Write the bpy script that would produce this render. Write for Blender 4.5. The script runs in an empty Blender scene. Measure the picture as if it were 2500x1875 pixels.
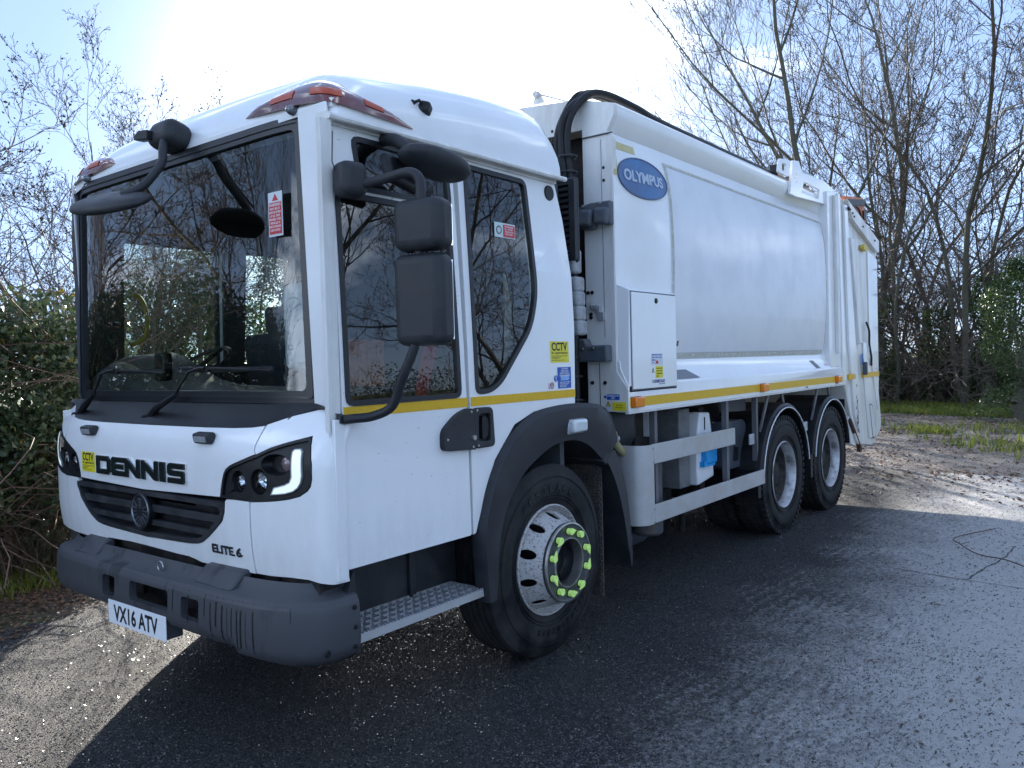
import bpy, bmesh, math, random
import numpy as np
from mathutils import Vector, Matrix
SC = bpy.context.scene
COL = SC.collection
R = math.radians
# ---------------------------------------------------------------- camera
cd = bpy.data.cameras.new('camera'); cam = bpy.data.objects.new('camera', cd); COL.objects.link(cam)
cam.location = (-2.12386, -2.56748, 1.61819)
yaw, pit, rol = R(37.9106), R(-1.6459), R(-1.5167)
fv = Vector((math.cos(pit)*math.cos(yaw), math.cos(pit)*math.sin(yaw), math.sin(pit)))
rv = fv.cross(Vector((0, 0, 1))).normalized(); uv = rv.cross(fv)
r2 = rv*math.cos(rol)+uv*math.sin(rol); u2 = -rv*math.sin(rol)+uv*math.cos(rol)
cam.rotation_euler = Matrix((r2, u2, -fv)).transposed().to_euler()
cd.sensor_width = 36; cd.lens = 36*1997.115/2500; cd.clip_start = .05; cd.clip_end = 900
SC.camera = cam
# ---------------------------------------------------------------- light
SUN_AZ, SUN_EL = R(43), R(14.5)
sd = bpy.data.lights.new('sun', 'SUN'); sun = bpy.data.objects.new('sun', sd); COL.objects.link(sun)
sd.energy = 2.3; sd.angle = R(.55); sd.color = (1, .93, .82)
sv = Vector((math.cos(SUN_EL)*math.cos(SUN_AZ), math.cos(SUN_EL)*math.sin(SUN_AZ), math.sin(SUN_EL)))
sun.rotation_euler = sv.to_track_quat('Z', 'Y').to_euler()
W = bpy.data.worlds.new('World'); SC.world = W; W.use_nodes = True
def sky():
    nt = W.node_tree; N = nt.nodes; L = nt.links; N.clear()
    out = N.new('ShaderNodeOutputWorld'); bg = N.new('ShaderNodeBackground'); bg.inputs[1].default_value = .10
    s = N.new('ShaderNodeTexSky'); s.sky_type = 'NISHITA'; s.sun_disc = False
    s.sun_elevation = SUN_EL; s.sun_rotation = math.pi/2-SUN_AZ
    s.air_density = .6; s.dust_density = .25; s.ozone_density = 2.5; s.altitude = 50
    tc = N.new('ShaderNodeTexCoord')
    # broken cloud: white where the noise is high, brighter towards the sun as thin cloud is
    mp = N.new('ShaderNodeMapping'); mp.inputs['Scale'].default_value = (1.3, 1.3, 3.2); mp.inputs['Location'].default_value = (2.9, .4, 1.1)
    no = N.new('ShaderNodeTexNoise'); no.inputs['Scale'].default_value = 1.9; no.inputs['Detail'].default_value = 7; no.inputs['Roughness'].default_value = .56; no.inputs['Distortion'].default_value = .35
    L.new(tc.outputs['Generated'], mp.inputs[0]); L.new(mp.outputs[0], no.inputs[0])
    cr = N.new('ShaderNodeMapRange'); cr.interpolation_type = 'SMOOTHSTEP'
    cr.inputs[1].default_value = .50; cr.inputs[2].default_value = .68
    cb = N.new('ShaderNodeVectorMath'); cb.operation = 'DOT_PRODUCT'; cb.inputs[1].default_value = CLOUDBANK
    nb = N.new('ShaderNodeVectorMath'); nb.operation = 'NORMALIZE'; L.new(tc.outputs['Generated'], nb.inputs[0]); L.new(nb.outputs[0], cb.inputs[0])
    cq = N.new('ShaderNodeMapRange'); cq.interpolation_type = 'SMOOTHSTEP'; cq.inputs[1].default_value = .95; cq.inputs[2].default_value = .992; cq.inputs[4].default_value = .17; L.new(cb.outputs['Value'], cq.inputs[0])
    ca = N.new('ShaderNodeMath'); ca.operation = 'ADD'; L.new(no.outputs[0], ca.inputs[0]); L.new(cq.outputs[0], ca.inputs[1]); L.new(ca.outputs[0], cr.inputs[0])
    dp = N.new('ShaderNodeVectorMath'); dp.operation = 'DOT_PRODUCT'; dp.inputs[1].default_value = sv
    nm = N.new('ShaderNodeVectorMath'); nm.operation = 'NORMALIZE'; L.new(tc.outputs['Generated'], nm.inputs[0]); L.new(nm.outputs[0], dp.inputs[0])
    mx = N.new('ShaderNodeMath'); mx.operation = 'MAXIMUM'; mx.inputs[1].default_value = 0; L.new(dp.outputs['Value'], mx.inputs[0])
    pw = N.new('ShaderNodeMath'); pw.operation = 'POWER'; pw.inputs[1].default_value = 9; L.new(mx.outputs[0], pw.inputs[0])
    ma = N.new('ShaderNodeMath'); ma.operation = 'MULTIPLY_ADD'; ma.inputs[1].default_value = 4; ma.inputs[2].default_value = 5.4; L.new(pw.outputs[0], ma.inputs[0])
    cc = N.new('ShaderNodeVectorMath'); cc.operation = 'SCALE'; cc.inputs[0].default_value = (.84, .97, 1.16); L.new(ma.outputs[0], cc.inputs['Scale'])
    # aureole of the hazy air round the sun
    p2 = N.new('ShaderNodeMath'); p2.operation = 'POWER'; p2.inputs[1].default_value = 75; L.new(mx.outputs[0], p2.inputs[0])
    gl = N.new('ShaderNodeVectorMath'); gl.operation = 'SCALE'; gl.inputs[0].default_value = (15, 14.8, 14.5); L.new(p2.outputs[0], gl.inputs['Scale'])
    # winter sky: pale air, keep the Nishita hue
    tint = N.new('ShaderNodeVectorMath'); tint.operation = 'MULTIPLY'; tint.inputs[1].default_value = SKYTINT
    gm = N.new('ShaderNodeGamma'); gm.inputs[1].default_value = .38; L.new(s.outputs[0], gm.inputs[0]); L.new(gm.outputs[0], tint.inputs[0])
    ad = N.new('ShaderNodeVectorMath'); ad.operation = 'ADD'; L.new(tint.outputs[0], ad.inputs[0]); L.new(gl.outputs[0], ad.inputs[1])
    mi = N.new('ShaderNodeMix'); mi.data_type = 'RGBA'; L.new(cr.outputs[0], mi.inputs[0]); L.new(ad.outputs[0], mi.inputs[6]); L.new(cc.outputs[0], mi.inputs[7])
    L.new(mi.outputs[2], bg.inputs[0]); L.new(bg.outputs[0], out.inputs[0])
CLOUDBANK = (.668, .590, .454)   # the bank of cloud in front of the sun
SKYTINT = (.58, .715, .96)
sky()
SC.view_settings.view_transform = 'Standard'; SC.view_settings.look = 'None'; SC.view_settings.gamma = 1
SC.view_settings.exposure = 2.95
SC.render.engine = 'CYCLES'
SC.cycles.max_bounces = 8; SC.cycles.transparent_max_bounces = 24; SC.cycles.glossy_bounces = 4; SC.cycles.transmission_bounces = 6
# ---------------------------------------------------------------- materials
def M(name, col, rough=.5, metal=0, coat=0, var=0, vscale=6, var2=None, bump=0, bscale=200, spec=.5, emit=0, bdist=.002, vstretch=None, lo=.42, hi=.62, grime=0):
    m = bpy.data.materials.new(name); m.use_nodes = True; nt = m.node_tree; N = nt.nodes; L = nt.links
    b = N['Principled BSDF']; b.inputs['Base Color'].default_value = (*col, 1); b.inputs['Roughness'].default_value = rough
    b.inputs['Metallic'].default_value = metal; b.inputs['Coat Weight'].default_value = coat; b.inputs['Coat Roughness'].default_value = .04
    b.inputs['Specular IOR Level'].default_value = spec
    if emit: b.inputs['Emission Color'].default_value = (*col, 1); b.inputs['Emission Strength'].default_value = emit
    tc = N.new('ShaderNodeTexCoord')
    src = tc.outputs['Object']
    if vstretch:
        mp = N.new('ShaderNodeMapping'); mp.inputs['Scale'].default_value = vstretch; L.new(src, mp.inputs[0]); vs = mp.outputs[0]
    else: vs = src
    if var:
        no = N.new('ShaderNodeTexNoise'); no.inputs['Scale'].default_value = vscale; no.inputs['Detail'].default_value = 8; no.inputs['Roughness'].default_value = .65
        L.new(vs, no.inputs[0])
        mr = N.new('ShaderNodeMapRange'); mr.inputs[1].default_value = lo; mr.inputs[2].default_value = hi; mr.inputs[4].default_value = var; L.new(no.outputs[0], mr.inputs[0])
        mx = N.new('ShaderNodeMix'); mx.data_type = 'RGBA'; mx.inputs[6].default_value = (*col, 1); mx.inputs[7].default_value = (*(var2 or [c*.5 for c in col]), 1)
        L.new(mr.outputs[0], mx.inputs[0]); L.new(mx.outputs[2], b.inputs['Base Color'])
        ra = N.new('ShaderNodeMath'); ra.operation = 'MULTIPLY_ADD'; ra.inputs[1].default_value = .25; ra.inputs[2].default_value = rough; L.new(mr.outputs[0], ra.inputs[0]); L.new(ra.outputs[0], b.inputs['Roughness'])
    if grime:
        src_c = b.inputs['Base Color'].links[0].from_socket; sp = N.new('ShaderNodeSeparateXYZ'); L.new(src, sp.inputs[0])
        m1 = N.new('ShaderNodeMapRange'); m1.interpolation_type = 'SMOOTHSTEP'; m1.inputs[1].default_value = 1.25; m1.inputs[2].default_value = .72; m1.inputs[3].default_value = .15; L.new(sp.outputs[2], m1.inputs[0])
        g1 = N.new('ShaderNodeTexNoise'); g1.inputs['Scale'].default_value = 9; g1.inputs['Detail'].default_value = 9; g1.inputs['Roughness'].default_value = .72
        mq = N.new('ShaderNodeMapping'); mq.inputs['Scale'].default_value = (1, 1, .35); L.new(src, mq.inputs[0]); L.new(mq.outputs[0], g1.inputs[0])
        m2 = N.new('ShaderNodeMapRange'); m2.inputs[1].default_value = .40; m2.inputs[2].default_value = .72; m2.inputs[4].default_value = grime; L.new(g1.outputs[0], m2.inputs[0])
        mm = N.new('ShaderNodeMath'); mm.operation = 'MULTIPLY'; L.new(m1.outputs[0], mm.inputs[0]); L.new(m2.outputs[0], mm.inputs[1])
        mg = N.new('ShaderNodeMix'); mg.data_type = 'RGBA'; mg.inputs[7].default_value = (.30, .27, .22, 1); L.new(mm.outputs[0], mg.inputs[0]); L.new(src_c, mg.inputs[6]); L.new(mg.outputs[2], b.inputs['Base Color'])
    if bump:
        n2 = N.new('ShaderNodeTexNoise'); n2.inputs['Scale'].default_value = bscale; n2.inputs['Detail'].default_value = 3
        L.new(src, n2.inputs[0]); bp = N.new('ShaderNodeBump'); bp.inputs['Strength'].default_value = bump; bp.inputs['Distance'].default_value = bdist
        L.new(n2.outputs[0], bp.inputs['Height']); L.new(bp.outputs[0], b.inputs['Normal'])
    return m
def glass(name, tint, refl=1.0, ior=1.52, rough=0.0):
    m = bpy.data.materials.new(name); m.use_nodes = True; nt = m.node_tree; N = nt.nodes; L = nt.links; N.clear()
    o = N.new('ShaderNodeOutputMaterial'); t = N.new('ShaderNodeBsdfTransparent'); t.inputs[0].default_value = (*tint, 1)
    g = N.new('ShaderNodeBsdfGlossy'); g.inputs['Roughness'].default_value = rough
    f = N.new('ShaderNodeFresnel'); f.inputs[0].default_value = ior
    mu = N.new('ShaderNodeMath'); mu.operation = 'MULTIPLY'; mu.inputs[1].default_value = refl; mu.use_clamp = True; L.new(f.outputs[0], mu.inputs[0])
    x = N.new('ShaderNodeMixShader'); L.new(mu.outputs[0], x.inputs[0]); L.new(t.outputs[0], x.inputs[1]); L.new(g.outputs[0], x.inputs[2]); L.new(x.outputs[0], o.inputs[0])
    return m
white = M('white_paint', (.82, .83, .84), .28, grime=.2, coat=.6, var=.22, vscale=2.2, var2=(.62, .61, .57), vstretch=(1, 1, .45), lo=.48, hi=.75)
white2 = M('white_paint_dirty', (.74, .74, .73), .4, coat=.2, var=.6, vscale=5, var2=(.42, .38, .31), vstretch=(1.4, 1.4, .3), lo=.46, hi=.74)
door_white = M('door_paint_scuffed', (.82, .83, .84), .3, grime=.2, coat=.6, var=.9, vscale=26, var2=(.3, .31, .33), vstretch=(1, 1, 1.9), lo=.655, hi=.69)
panelwhite = M('panel_sheet_white', (.70, .72, .76), .30, coat=.22, var=.5, vscale=2.4, var2=(.60, .62, .68), bump=.35, bscale=2.2, bdist=.012)
dark = M('dark_plastic', (.017, .019, .024), .48, spec=.4, var=.7, vscale=7, var2=(.040, .042, .046), bump=.15, bscale=500)
bumperm = M('bumper_plastic', (.055, .058, .066), .5, spec=.4, var=.8, vscale=6, var2=(.022, .024, .028), vstretch=(1, 1, .35), bump=.1, bscale=400, lo=.55, hi=.66)
black = M('black_plastic', (.006, .007, .009), .42, spec=.35, var=.3, vscale=14, var2=(.03, .03, .036))
rubber = M('rubber', (.006, .007, .009), .65, spec=.3, var=.8, vscale=5, var2=(.040, .038, .036), bump=.2, bscale=240)
seal = M('seal_rubber', (.013, .015, .021), .35)
steel = M('steel', (.5, .5, .5), .32, metal=.9, var=.5, vscale=30, var2=(.25, .22, .18))
alu = M('aluminium_rail', (.46, .47, .48), .42, metal=.25, var=.45, vscale=3.5, var2=(.36, .32, .26))
galv = M('galvanised', (.45, .47, .5), .45, metal=.4, var=.5, vscale=25, var2=(.25, .25, .26))
chrome = M('chrome', (.75, .76, .78), .12, metal=1)
chassis = M('chassis_paint', (.009, .009, .011), .65, spec=.3, var=.7, vscale=10, var2=(.06, .05, .042), bump=.3, bscale=60)
yellow = M('yellow_tape', (.70, .42, .008), .35, var=.35, vscale=40, var2=(.55, .31, .006))
yel2 = M('yellow_sticker', (.72, .62, .03), .4)
blue = M('blue_sticker', (.01, .09, .42), .4)
bright_blue = M('blue_dispenser_plastic', (.01, .33, .75), .3)
red = M('red_sticker', (.55, .03, .04), .45)
white_s = M('white_sticker', (.8, .82, .84), .4)
ink = M('black_ink', (.012, .012, .014), .5)
amberm = M('amber_lens', (.75, .20, .015), .15, coat=.6)
amber_dark = M('smoked_amber_lens', (.16, .028, .018), .08, coat=1, var=.4, vscale=7, var2=(.05, .02, .03))
amber_lit = M('amber_led_block', (.42, .055, .015), .3)
neon = M('neon_indicator', (.50, .80, .22), .45, emit=.03, var=.7, vscale=60, var2=(.30, .45, .14))
rimw = M('rim_white_rusty', (.50, .49, .48), .5, var=1, vscale=75, var2=(.10, .07, .05), lo=.52, hi=.66)
rimg = M('rim_worn_grey', (.50, .50, .51), .35, metal=.3, var=.85, vscale=9, var2=(.10, .09, .08), lo=.48, hi=.66)
orange = M('orange_paint', (.62, .14, .03), .45, var=.6, vscale=12, var2=(.35, .1, .04))
grey_tank = M('grey_tank_plastic', (.06, .07, .09), .5)
ws_glass = glass('windscreen_glass', (.80, .90, .85), 2.0)
side_glass = glass('side_glass', (.62, .66, .66), 2.0)
lampglass = glass('lamp_glass', (.9, .93, .95), 1.3)
drlm = M('led_strip', (.80, .88, .80), .3, emit=.07)
ovalblue = M('blue_badge', (.05, .17, .38), .3, var=.8, vscale=2.5, var2=(.10, .12, .24))
greytape = M('old_tape_residue', (.42, .41, .34), .6, var=.9, vscale=30, var2=(.62, .62, .60))
fabric = M('seat_fabric', (.03, .035, .05), .9)
copper = M('brown_seat_fabric', (.62, .24, .12), .8, var=.6, vscale=30, var2=(.16, .06, .04))
interior = M('interior_trim', (.045, .05, .06), .7)
cream = M('cream_panel', (.45, .42, .34), .7)
handleyel = M('yellow_grab_handle', (.55, .42, .06), .5)
# ---------------------------------------------------------------- mesh helpers
def fin(name, verts, faces, mats, parent=None, sm=40, bevel=0, seg=2, midx=None, recalc=True):
    me = bpy.data.meshes.new(name); me.from_pydata([tuple(v) for v in verts], [], faces)
    if recalc:
        bm = bmesh.new(); bm.from_mesh(me); bmesh.ops.recalc_face_normals(bm, faces=bm.faces); bm.to_mesh(me); bm.free()
    if not isinstance(mats, (list, tuple)): mats = [mats]
    for m in mats: me.materials.append(m)
    if midx: me.polygons.foreach_set('material_index', midx)
    if sm: me.shade_smooth(); me.set_sharp_from_angle(angle=R(sm))
    o = bpy.data.objects.new(name, me); COL.objects.link(o); o.parent = parent
    if bevel:
        b = o.modifiers.new('bevel', 'BEVEL'); b.width = bevel; b.segments = seg; b.limit_method = 'ANGLE'; b.angle_limit = R(35); b.harden_normals = False
    return o
class MB:
    def __init__(s): s.v = []; s.f = []; s.m = []; s.k = 0
    def add(s, v, f):
        n = len(s.v); s.v += [tuple(q) for q in v]; s.f += [tuple(i+n for i in q) for q in f]; s.m += [s.k]*len(f); return s
    def box(s, a, b, M_=None):
        x0, y0, z0 = a; x1, y1, z1 = b
        v = [Vector(q) for q in ((x0,y0,z0),(x1,y0,z0),(x1,y1,z0),(x0,y1,z0),(x0,y0,z1),(x1,y0,z1),(x1,y1,z1),(x0,y1,z1))]
        if M_: v = [M_ @ q for q in v]
        return s.add(v, [(0,3,2,1),(4,5,6,7),(0,1,5,4),(1,2,6,5),(2,3,7,6),(3,0,4,7)])
    def prism(s, poly, axis, a, b):   # poly in the other two axes, extruded from a to b
        def P(p, w): return {'x': (w, p[0], p[1]), 'y': (p[0], w, p[1]), 'z': (p[0], p[1], w)}[axis]
        n = len(poly)
        return s.add([P(p, a) for p in poly]+[P(p, b) for p in poly], [tuple(range(n)), tuple(range(2*n-1, n-1, -1))]+[(i, (i+1) % n, n+(i+1) % n, n+i) for i in range(n)])
    def tube(s, pts, r, n=10, cap=True):
        pts = [Vector(p) for p in pts]; rs = r if isinstance(r, (list, tuple)) else [r]*len(pts)
        t = (pts[1]-pts[0]).normalized(); a = t.orthogonal().normalized(); vs = []
        for i, p in enumerate(pts):
            d = (pts[min(i+1, len(pts)-1)]-pts[max(i-1, 0)]).normalized()
            a = (a-d*a.dot(d)).normalized(); b = d.cross(a)
            for k in range(n):
                th = 2*math.pi*k/n; vs.append(p+(a*math.cos(th)+b*math.sin(th))*rs[i])
        f = [(i*n+k, i*n+(k+1) % n, (i+1)*n+(k+1) % n, (i+1)*n+k) for i in range(len(pts)-1) for k in range(n)]
        if cap: f += [tuple(range(n))[::-1], tuple(range((len(pts)-1)*n, len(pts)*n))]
        return s.add(vs, f)
    def lathe(s, prof, o=(0, 0, 0), axis='y', n=48, closed=False):   # prof: (r, w)
        vs = []
        for r, w in prof:
            for k in range(n):
                th = 2*math.pi*k/n; c, q = math.cos(th)*r, math.sin(th)*r
                vs.append({'y': (o[0]+c, o[1]+w, o[2]+q), 'x': (o[0]+w, o[1]+c, o[2]+q), 'z': (o[0]+c, o[1]+q, o[2]+w)}[axis])
        m = len(prof); f = [(i*n+k, i*n+(k+1) % n, ((i+1) % m)*n+(k+1) % n, ((i+1) % m)*n+k) for i in range(m if closed else m-1) for k in range(n)]
        return s.add(vs, f)
    def build(s, name, mats, parent=None, **k):
        if isinstance(mats, (list, tuple)): k['midx'] = s.m
        return fin(name, s.v, s.f, mats, parent, **k)
def smooth_path(pts, k=5):
    P = [Vector(p) for p in pts]; P = [P[0]*2-P[1]]+P+[P[-1]*2-P[-2]]; o = []
    for i in range(1, len(P)-2):
        for j in range(k):
            t = j/k; a, b, c, d = P[i-1:i+3]
            o.append(.5*((2*b)+(c-a)*t+(2*a-5*b+4*c-d)*t*t+(3*b-a-3*c+d)*t**3))
    o.append(P[-2]); return o
def rnd(pts, r, n=5):
    o = []; N = len(pts)
    for i in range(N):
        p = Vector(pts[i]); a = Vector(pts[i-1]); b = Vector(pts[(i+1) % N]); rr = r[i] if isinstance(r, (list, tuple)) else r
        if rr <= 0: o.append(tuple(p)); continue
        d1 = (a-p); d2 = (b-p); l = min(rr, d1.length*.48, d2.length*.48)
        s, e = p+d1.normalized()*l, p+d2.normalized()*l
        for k in range(n+1):
            t = k/n; o.append(tuple(s*(1-t)**2+p*2*t*(1-t)+e*t*t))
    return o
def ell(c, a, b, n=24): return [(c[0]+a*math.cos(2*math.pi*k/n), c[1]+b*math.sin(2*math.pi*k/n)) for k in range(n)]
def panel(name, outline, holes, fmap, w0, w1, mat, parent, cu=(), cv=(), bevel=0, sm=35):
    bm = bmesh.new(); es = []
    for lp in [outline]+list(holes):
        vs = [bm.verts.new((p[0], p[1], 0)) for p in lp]
        es += [bm.edges.new((vs[i], vs[(i+1) % len(vs)])) for i in range(len(vs))]
    bmesh.ops.triangle_fill(bm, use_beauty=True, use_dissolve=False, edges=es, normal=(0, 0, 1))
    for c in cu: bmesh.ops.bisect_plane(bm, geom=bm.verts[:]+bm.edges[:]+bm.faces[:], dist=1e-6, plane_co=(c, 0, 0), plane_no=(1, 0, 0))
    for c in cv: bmesh.ops.bisect_plane(bm, geom=bm.verts[:]+bm.edges[:]+bm.faces[:], dist=1e-6, plane_co=(0, c, 0), plane_no=(0, 1, 0))
    bmesh.ops.dissolve_degenerate(bm, dist=1e-5, edges=bm.edges[:])
    bm.verts.index_update(); n = len(bm.verts)
    V = [v.co.copy() for v in bm.verts]; F = [tuple(v.index for v in f.verts) for f in bm.faces]
    B = [(e.verts[0].index, e.verts[1].index) for e in bm.edges if len(e.link_faces) == 1]; bm.free()
    vs = [fmap(v.x, v.y, w0) for v in V]
    if w1 is not None:
        vs += [fmap(v.x, v.y, w1) for v in V]; F = F+[tuple(i+n for i in f)[::-1] for f in F]+[(a, b, b+n, a+n) for a, b in B]
    return fin(name, vs, F, mat, parent, sm=sm, bevel=bevel)
def grid(a, b, n): return [a+(b-a)*i/n for i in range(1, n)]
def rbox(name, c, size, r, mat, parent, rot=(0, 0, 0), seg=4):
    x, y, z = [s/2 for s in size]; mb = MB().box((-x, -y, -z), (x, y, z))
    o = mb.build(name, mat, parent, sm=50, bevel=r, seg=seg); o.location = c; o.rotation_euler = rot; return o
def text(body, pos, right, up, w, h, mat, parent, name='lettering', depth=.002, bold=0, fmap=None, align='L', shear=0):
    cu = bpy.data.curves.new('t', 'FONT'); cu.body = body; cu.size = 1; cu.extrude = 0; cu.offset = bold; cu.resolution_u = 3; cu.shear = shear
    o = bpy.data.objects.new('t', cu); me = bpy.data.meshes.new_from_object(o)
    bm = bmesh.new(); bm.from_mesh(me); bpy.data.objects.remove(o); bpy.data.curves.remove(cu)
    xs = [v.co.x for v in bm.verts]; ys = [v.co.y for v in bm.verts]; x0, x1, y0, y1 = min(xs), max(xs), min(ys), max(ys)
    n = len(bm.verts); V = [((v.co.x-x0)/(x1-x0)*w, (v.co.y-y0)/(y1-y0)*h) for v in bm.verts]
    F = [tuple(v.index for v in f.verts) for f in bm.faces]; B = [(e.verts[0].index, e.verts[1].index) for e in bm.edges if len(e.link_faces) == 1]; bm.free()
    p, r, u = Vector(pos or (0, 0, 0)), Vector(right).normalized(), Vector(up).normalized(); nn = r.cross(u)
    if fmap is None: fm = lambda a, b, d: p+r*a+u*b+nn*d
    else: fm = fmap
    vs = [fm(a, b, depth) for a, b in V]+[fm(a, b, 0) for a, b in V]
    return fin(name, vs, F+[tuple(i+n for i in f)[::-1] for f in F]+[(a, b, b+n, a+n) for a, b in B], mat, parent, sm=0)
def tag(o, label=None, cat=None, group=None, kind=None):
    if label: o['label'] = label
    if cat: o['category'] = cat
    if group: o['group'] = group
    if kind: o['kind'] = kind
    return o
def empty(name, loc=(0, 0, 0), rz=0):
    o = bpy.data.objects.new(name, None); COL.objects.link(o); o.location = loc; o.rotation_euler = (0, 0, rz); o.empty_display_size = .3; return o
# ================================================================ the refuse truck
T = empty('refuse_truck'); tag(T, 'white six-wheeled refuse collection truck with DENNIS on its front, parked on the lane', 'refuse truck')
def side_y(z): return .045*(max(0, z-1.45)/1.15)**1.3
def smap(u, v, w): return (u, side_y(v)+w, v)
YF = 2.42
def fsmap(u, v, w): return (u, YF-side_y(v)-w, v)
CV = [1.45, 1.7, 1.9, 2.1, 2.3, 2.45]
# --- cab near side
arch_out = [(1.75, 1.355), (1.66, 1.362), (1.5, 1.358), (1.356, 1.344), (1.186, 1.289), (1.02, 1.127), (.907, .90), (.862, .79)]
rw = rnd([(.885, 2.575), (1.385, 2.572), (1.432, 2.05), (1.425, 1.95), (1.37, 1.79), (1.09, 1.506), (1.0, 1.462), (.885, 1.458)], [.045, .05, .3, .1, .15, .08, .06, .045])
cabside = [(.842, 2.60), (1.66, 2.605), (1.72, 2.40), (1.775, 2.08), (1.775, 1.8)]+arch_out+[(.842, .785)]
def shrink(poly, d):
    cx = sum(p[0] for p in poly)/len(poly); cy = sum(p[1] for p in poly)/len(poly)
    n = len(poly); area = sum(poly[i][0]*poly[(i+1) % n][1]-poly[(i+1) % n][0]*poly[i][1] for i in range(n)); s = 1 if area > 0 else -1
    o = []
    for i in range(n):
        a, p, b = Vector(poly[i-1]), Vector(poly[i]), Vector(poly[(i+1) % n])
        e1 = (p-a); e2 = (b-p)
        if e1.length < 1e-7: e1 = e2
        if e2.length < 1e-7: e2 = e1
        n1 = Vector((-e1.y, e1.x)).normalized(); n2 = Vector((-e2.y, e2.x)).normalized(); m = (n1+n2)
        m = m/max(.35, m.length_squared/2) if m.length > 1e-6 else n1
        o.append((p.x+s*m.x*d, p.y+s*m.y*d))
    return o
def window(part, poly, fm, name, parent, gl=side_glass, fw=.022, cv=CV):
    f = panel(name+'_seal', shrink(poly, -.002), [shrink(poly, fw)], fm, -.006, .02, seal, parent, cv=cv)
    g = panel(name+'_pane', shrink(poly, fw-.004), [], fm, .006, None, gl, parent, cv=cv)
    return g
door_out = rnd([(.058, 2.595), (.805, 2.595), (.818, 1.45), (.828, .785), (.056, .785)], .012, 2)
mainw = rnd([(.078, 2.328), (.768, 2.328), (.778, 1.45), (.074, 1.45)], .04, 3)
upw = rnd([(.178, 2.57), (.768, 2.57), (.782, 2.345), (.21, 2.345)], [.045]*4, 3)
for fm, near in ((smap, True), (fsmap, False)):
    if near:
        cs = panel('cab_side_panel', cabside, [rw], fm, 0, .045, white, T, cu=[], cv=CV, bevel=.004)
        window(cs, rw, fm, 'rear_window', cs)
        d = panel('door', door_out, [mainw, upw], fm, 0, .04, door_white, T, cv=CV, bevel=.004)
        window(d, mainw, fm, 'door_window', d); window(d, upw, fm, 'quarter_window', d)
        DOOR, CSIDE = d, cs
    else:
        w1 = rnd([(.37, 2.42), (1.04, 2.42), (1.04, 1.62), (.36, 1.62)], .05, 4); w2 = rnd([(1.22, 2.42), (1.64, 2.42), (1.66, 1.66), (1.2, 1.62)], .04, 4)
        cs = panel('cab_side_panel', [(.30, 2.6), (1.66, 2.605), (1.775, 2.08)]+arch_out+[(.842, .785), (.056, .785), (.056, 1.40), (.30, 1.45)], [w1, w2], fm, 0, .05, white, T, cv=CV)
        window(cs, w1, fm, 'door_window', cs, gl=glass('clear_glass', (.86, .92, .88), .8)); window(cs, w2, fm, 'rear_window', cs, gl=bpy.data.materials['clear_glass'])
# drip rail over the doors
MB().tube([(.03, .0, 2.612), (.8, -.006, 2.615), (1.70, -.004, 2.618)], .014, 8).build('drip_rail', white2, T)
MB().box((.045, .03, 2.592), (1.66, .09, 2.64)).build('door_header', white2, T)
# --- front of the cab
def fx(y, z):
    t = 1.25-y if y < 1.25 else (y-1.25)*1.144; c = .07*(max(0, t-.5)/.75)**2.5; Rr = .075
    if t > 1.27-Rr:
        dd = min(t-(1.27-Rr), Rr); c += Rr-math.sqrt(max(0, Rr*Rr-dd*dd))
    p = -.13+.02*max(0, (.95-z)/.2)**2 if z < 1.2 else -.13+.081*((z-1.2)/.2)**2
    return p+c
def fmap(u, v, w): return (fx(u, v)+w, u, v)
CY = grid(-.02, 2.52, 44)+[-.01, -.003, .004, .012, 2.33, 2.34, 2.35, 2.355]; CZ = [.8, .86, .92, 1.0, 1.1, 1.2, 1.25, 1.3, 1.34, 1.38, 1.41]
mc = lambda y: y if y < 2.2 else 2.2+(y-2.2)*.50
mir = lambda P: [(mc(2.5-y), z) for y, z in P][::-1]
bl = [(.604, 1.062), (.596, 1.099), (.584, 1.138), (.572, 1.166), (.556, 1.186), (.528, 1.202), (.480, 1.219), (.366, 1.257), (.377, 1.27), (.378, 1.29), (.368, 1.33), (.362, 1.371), (.439, 1.362), (.561, 1.357), (.778, 1.354)]
bonnet = [(1.25, 1.047)]+bl+[(1.25, 1.352)]+mir(bl)
panel('bonnet_panel', bonnet, [], fmap, 0, .02, white, T, cu=CY, cv=CZ, bevel=.004)
gr = [(.566, 1.046), (.572, .997), (.591, .957), (.64, .918), (.694, .881), (.75, .848), (.80, .834), (.88, .826)]
lower = [(1.25, .770), (1.0, .764), (.893, .764), (.84, .757), (.795, .749), (.65, .748), (.404, .749), (.404, 1.056), (.5, 1.057), (.555, 1.055)]+gr+[(1.25, .815)]
lower = lower[:-1]+[(1.25, .815)]+mir(gr)+[(1.945, 1.055), (2.0, 1.057), (2.096, 1.056), (2.096, .749), (1.85, .748), (1.70, .75), (1.65, .766), (1.414, .772)]
panel('lower_front_panel', lower, [], fmap, 0, .02, white, T, cu=CY, cv=CZ, bevel=.005)
hl_in = [(.356, 1.257), (.282, 1.286), (.211, 1.306), (.143, 1.322), (.075, 1.338), (.047, 1.226), (.047, 1.169), (.054, 1.140), (.070, 1.120), (.112, 1.095), (.167, 1.081), (.228, 1.071), (.292, 1.063), (.396, 1.054)]
corner = [(.396, .751), (.307, .751), (.2, .757), (.10, .758), (.055, .750), (.0, .742), (-.0195, .745), (-.0195, 1.40), (.05, 1.442), (.12, 1.436), (.233, 1.411), (.352, 1.376), (.360, 1.33), (.370, 1.29), (.369, 1.27)]+hl_in
for P in (corner, mir(corner)):
    panel('corner_panel', P, [], fmap, 0, .018, white, T, cu=CY, cv=CZ, bevel=.004)
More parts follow.
